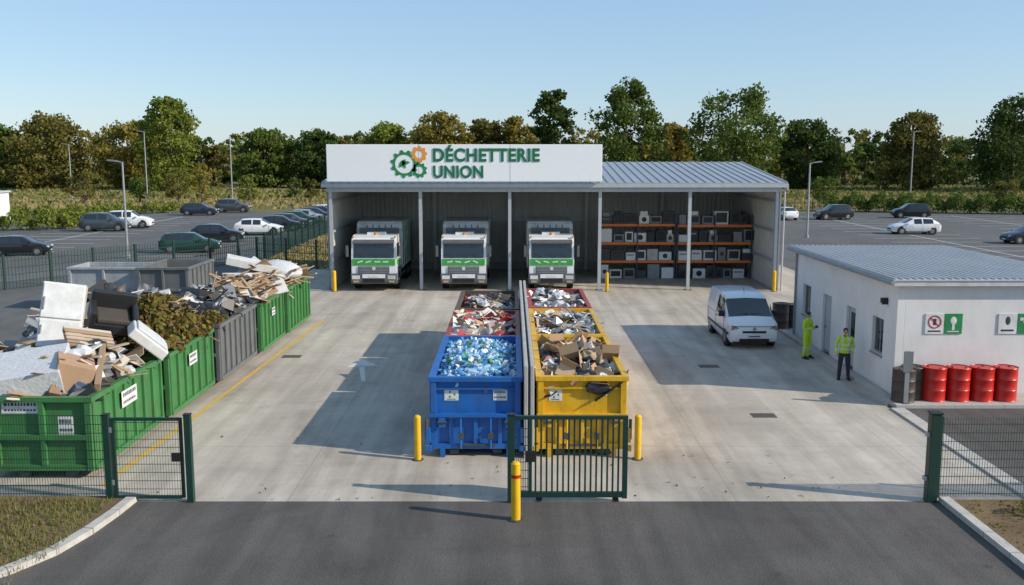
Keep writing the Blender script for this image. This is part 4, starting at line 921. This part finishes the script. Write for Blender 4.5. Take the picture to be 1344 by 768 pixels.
# ------------------------------------------------------------------ people
skin=M('skin',(.5,.29,.19),.55,col2=(.45,.25,.17)); hair=M('hair_brown',(.03,.018,.01),.7); hiv=M('hi_vis_fabric',(.55,.78,.03),.75,col2=(.38,.58,.02),nscale=6)
refl=M('reflective_tape',(.7,.7,.72),.35); navyf=M('navy_fabric',(.025,.03,.045),.85,col2=(.04,.045,.06),nscale=9); boot=M('boot_leather',(.02,.016,.013),.6); lip=M('lip',(.35,.12,.1),.5); eyem=M('eye',(.03,.02,.02),.2)
def person(name,loc,rotz,J,torso,arms,legs,vest,phone):
    E=[('pel','spi',torso),('spi','che',torso),('che','nb',torso),('nb','nk',skin),('nk','hd',skin)]
    for s in 'LR':
        E+=[('che','sh'+s,torso),('sh'+s,'el'+s,arms),('el'+s,'wr'+s,arms),('wr'+s,'pa'+s,skin),('pel','hp'+s,legs),('hp'+s,'kn'+s,legs),('kn'+s,'an'+s,legs),('an'+s,'ft'+s,boot)]
    keys=list(J.keys()); V=[Vector(J[k][0]) for k in keys]; Rd=[J[k][1] for k in keys]; Ed=[(keys.index(a),keys.index(b)) for a,b,_ in E]
    seg=[(V[a],V[b],(max(Rd[a])+max(Rd[b]))/2,m) for (a,b),(_,_,m) in zip(Ed,E)]
    roots=[keys.index('pel')]
    for s,sg in (('L',1),('R',-1)):
        w_=Vector(J['wr'+s][0]); p_=Vector(J['pa'+s][0]); d=(p_-w_).normalized(); q=Vector((0,-1,0)).cross(d); 
        if q.length<.2: q=Vector((0,0,1)).cross(d)
        q.normalize(); nn=d.cross(q)
        for i,(off,ln) in enumerate(((-.03,.07),(-.01,.08),(.01,.076),(.03,.06),(-.04,.05))):
            base=p_+q*off*.9-d*.01; dd=(d*(1 if i<4 else .5)+q*(off*4 if i<4 else -.9)).normalized()
            pts=[base,base+dd*ln*.45+d*.015,base+dd*ln*.75+nn*.015+d*.015,base+dd*ln+nn*.035+d*.01]
            o=len(V); roots.append(o)
            for k,pp in enumerate(pts): V.append(pp); Rd.append((.0095-.001*k,)*2)
            for k in range(3): Ed.append((o+k,o+k+1)); seg.append((V[o+k],V[o+k+1],.01,skin))
    me=bpy.data.meshes.new('sk'); me.from_pydata([tuple(v) for v in V],Ed,[]); ob=bpy.data.objects.new('sk',me); sc.collection.objects.link(ob)
    ob.modifiers.new('s','SKIN'); sv=me.skin_vertices[0].data
    for i,r in enumerate(Rd): sv[i].radius=r; sv[i].use_root=(i in roots)
    sb=ob.modifiers.new('u','SUBSURF'); sb.levels=3; sb.render_levels=3
    bpy.context.view_layer.update(); dg=bpy.context.evaluated_depsgraph_get(); m2=bpy.data.meshes.new_from_object(ob.evaluated_get(dg)); bpy.data.objects.remove(ob)
    mb=MB(); vs=[tuple(v.co) for v in m2.vertices]; fs=[];ms=[]
    for p in m2.polygons:
        c=p.center; best=None;bd=1e9
        for a,b,r,m in seg:
            ab=b-a; t=max(0,min(1,(c-a).dot(ab)/max(1e-9,ab.length_squared))); dd=(c-(a+ab*t)).length/ (r+.02)
            if dd<bd: bd=dd;best=m
        if vest and best in (torso,legs):
            best=torso if c.z>.93 else legs
        if best==torso and vest:
            if abs(c.z-1.06)<.024 or abs(c.z-1.22)<.024 or (abs(abs(c.x)-.10)<.024 and c.z>1.24): best=refl
        if best==legs and not vest and (abs(c.z-.42)<.025 or abs(c.z-.32)<.02): best=refl
        elif best==torso and not vest and abs(c.z-1.12)<.028: best=refl
        fs.append(tuple(p.vertices)); ms.append(best)
    mb.add(vs,fs,ms)
    hc=Vector(J['hd'][0])+Vector((0,-.012,.05)); tl=(.35 if phone else .12,0,0); Rm=Euler(tl).to_matrix()
    def P(x,y,z): return tuple(hc+Rm@Vector((x,y,z)))
    def jaw(v): k=1-.28*max(0,-v[2]); return (v[0]*k,v[1]*(k if v[1]>0 else 1-.12*max(0,-v[2])),v[2])
    mb.sphere(P(0,0,0),(.076,.095,.118),skin,18,14,tl,jaw)
    def hr(v): 
        return (v[0],v[1] if v[1]>-.62 else -.62-(abs(v[1])-.62)*.5,v[2] if v[2]>-.2 else -.2-(abs(v[2])-.2)*.5)
    mb.sphere(P(0,.012,.036),(.084,.102,.1),hair,18,12,tl,hr)
    mb.cyl(P(0,-.088,.015),P(0,-.118,-.018),.008,skin,r1=.014,n=8)
    for s in (-1,1):
        mb.sphere(P(s*.031,-.083,.01),(.014,.01,.009),labelm,8,6,tl); mb.sphere(P(s*.031,-.092,.01),(.007,.004,.007),eyem,8,6,tl)
        mb.box(P(s*.031,-.09,.03),(.032,.01,.006),hair,tl); mb.sphere(P(s*.077,.005,-.005),(.012,.02,.032),skin,8,6,tl)
    mb.box(P(0,-.09,-.048),(.045,.01,.01),lip,tl)
    for s in 'LR':
        a=Vector(J['an'+s][0]); f=Vector(J['ft'+s][0]); c=(a+f)/2; ang=math.atan2(f.y-a.y,f.x-a.x)+math.pi/2
        mb.box((c.x,c.y-.005,.018),(.1,.29,.034),boot,(0,0,ang))
    mb.cyl(tuple(Vector(J['nb'][0])-Vector((0,0,.0))),tuple(Vector(J['nb'][0])+Vector((0,.005,.05))),.078,torso if vest is False else navyf,r1=.066,n=14,caps=False)
    if phone:
        p=(Vector(J['paR'][0])+Vector(J['paL'][0]))/2+Vector((0,-.07,.04)); mb.box(tuple(p),(.16,.012,.11),black,(-.7,0,0))
    mb.build(name,loc=loc,rotz=rotz,smooth=50)
def base(): 
    return {'pel':((0,0,.97),(.17,.13)),'spi':((0,0,1.14),(.17,.13)),'che':((0,0,1.34),(.185,.135)),'nb':((0,.005,1.49),(.085,.075)),'nk':((0,0,1.55),(.052,.055)),'hd':((0,-.01,1.62),(.055,.06)),
 'shL':((.2,0,1.435),(.075,.08)),'shR':((-.2,0,1.435),(.075,.08)),'hpL':((.105,0,.88),(.11,.11)),'hpR':((-.105,0,.88),(.11,.11)),
 'knL':((.13,-.02,.5),(.08,.08)),'knR':((-.13,-.01,.5),(.08,.08)),'anL':((.15,.02,.1),(.065,.065)),'anR':((-.15,.03,.1),(.065,.065)),'ftL':((.175,-.16,.05),(.042,.042)),'ftR':((-.175,-.15,.05),(.042,.042))}
J=base(); J.update({'elL':((.26,.0,1.15),(.062,.062)),'elR':((-.26,.0,1.15),(.062,.062)),'wrL':((.12,-.25,1.2),(.042,.042)),'wrR':((-.12,-.25,1.2),(.042,.042)),'paL':((.07,-.31,1.23),(.03,.024)),'paR':((-.07,-.31,1.23),(.03,.024))})
person('worker_in_hi_vis_suit',(11.2,35.0,.012),R(40),J,hiv,hiv,hiv,False,True)
J=base(); J.update({'elL':((.3,.05,1.15),(.058,.058)),'elR':((-.3,.04,1.15),(.058,.058)),'wrL':((.2,-.16,1.02),(.042,.042)),'wrR':((-.26,-.12,.94),(.042,.042)),'paL':((.14,-.21,1.0),(.03,.024)),'paR':((-.25,-.16,.87),(.03,.024))})
person('worker_in_hi_vis_vest',(11.42,31.6,.012),R(-12),J,hiv,navyf,navyf,True,False)
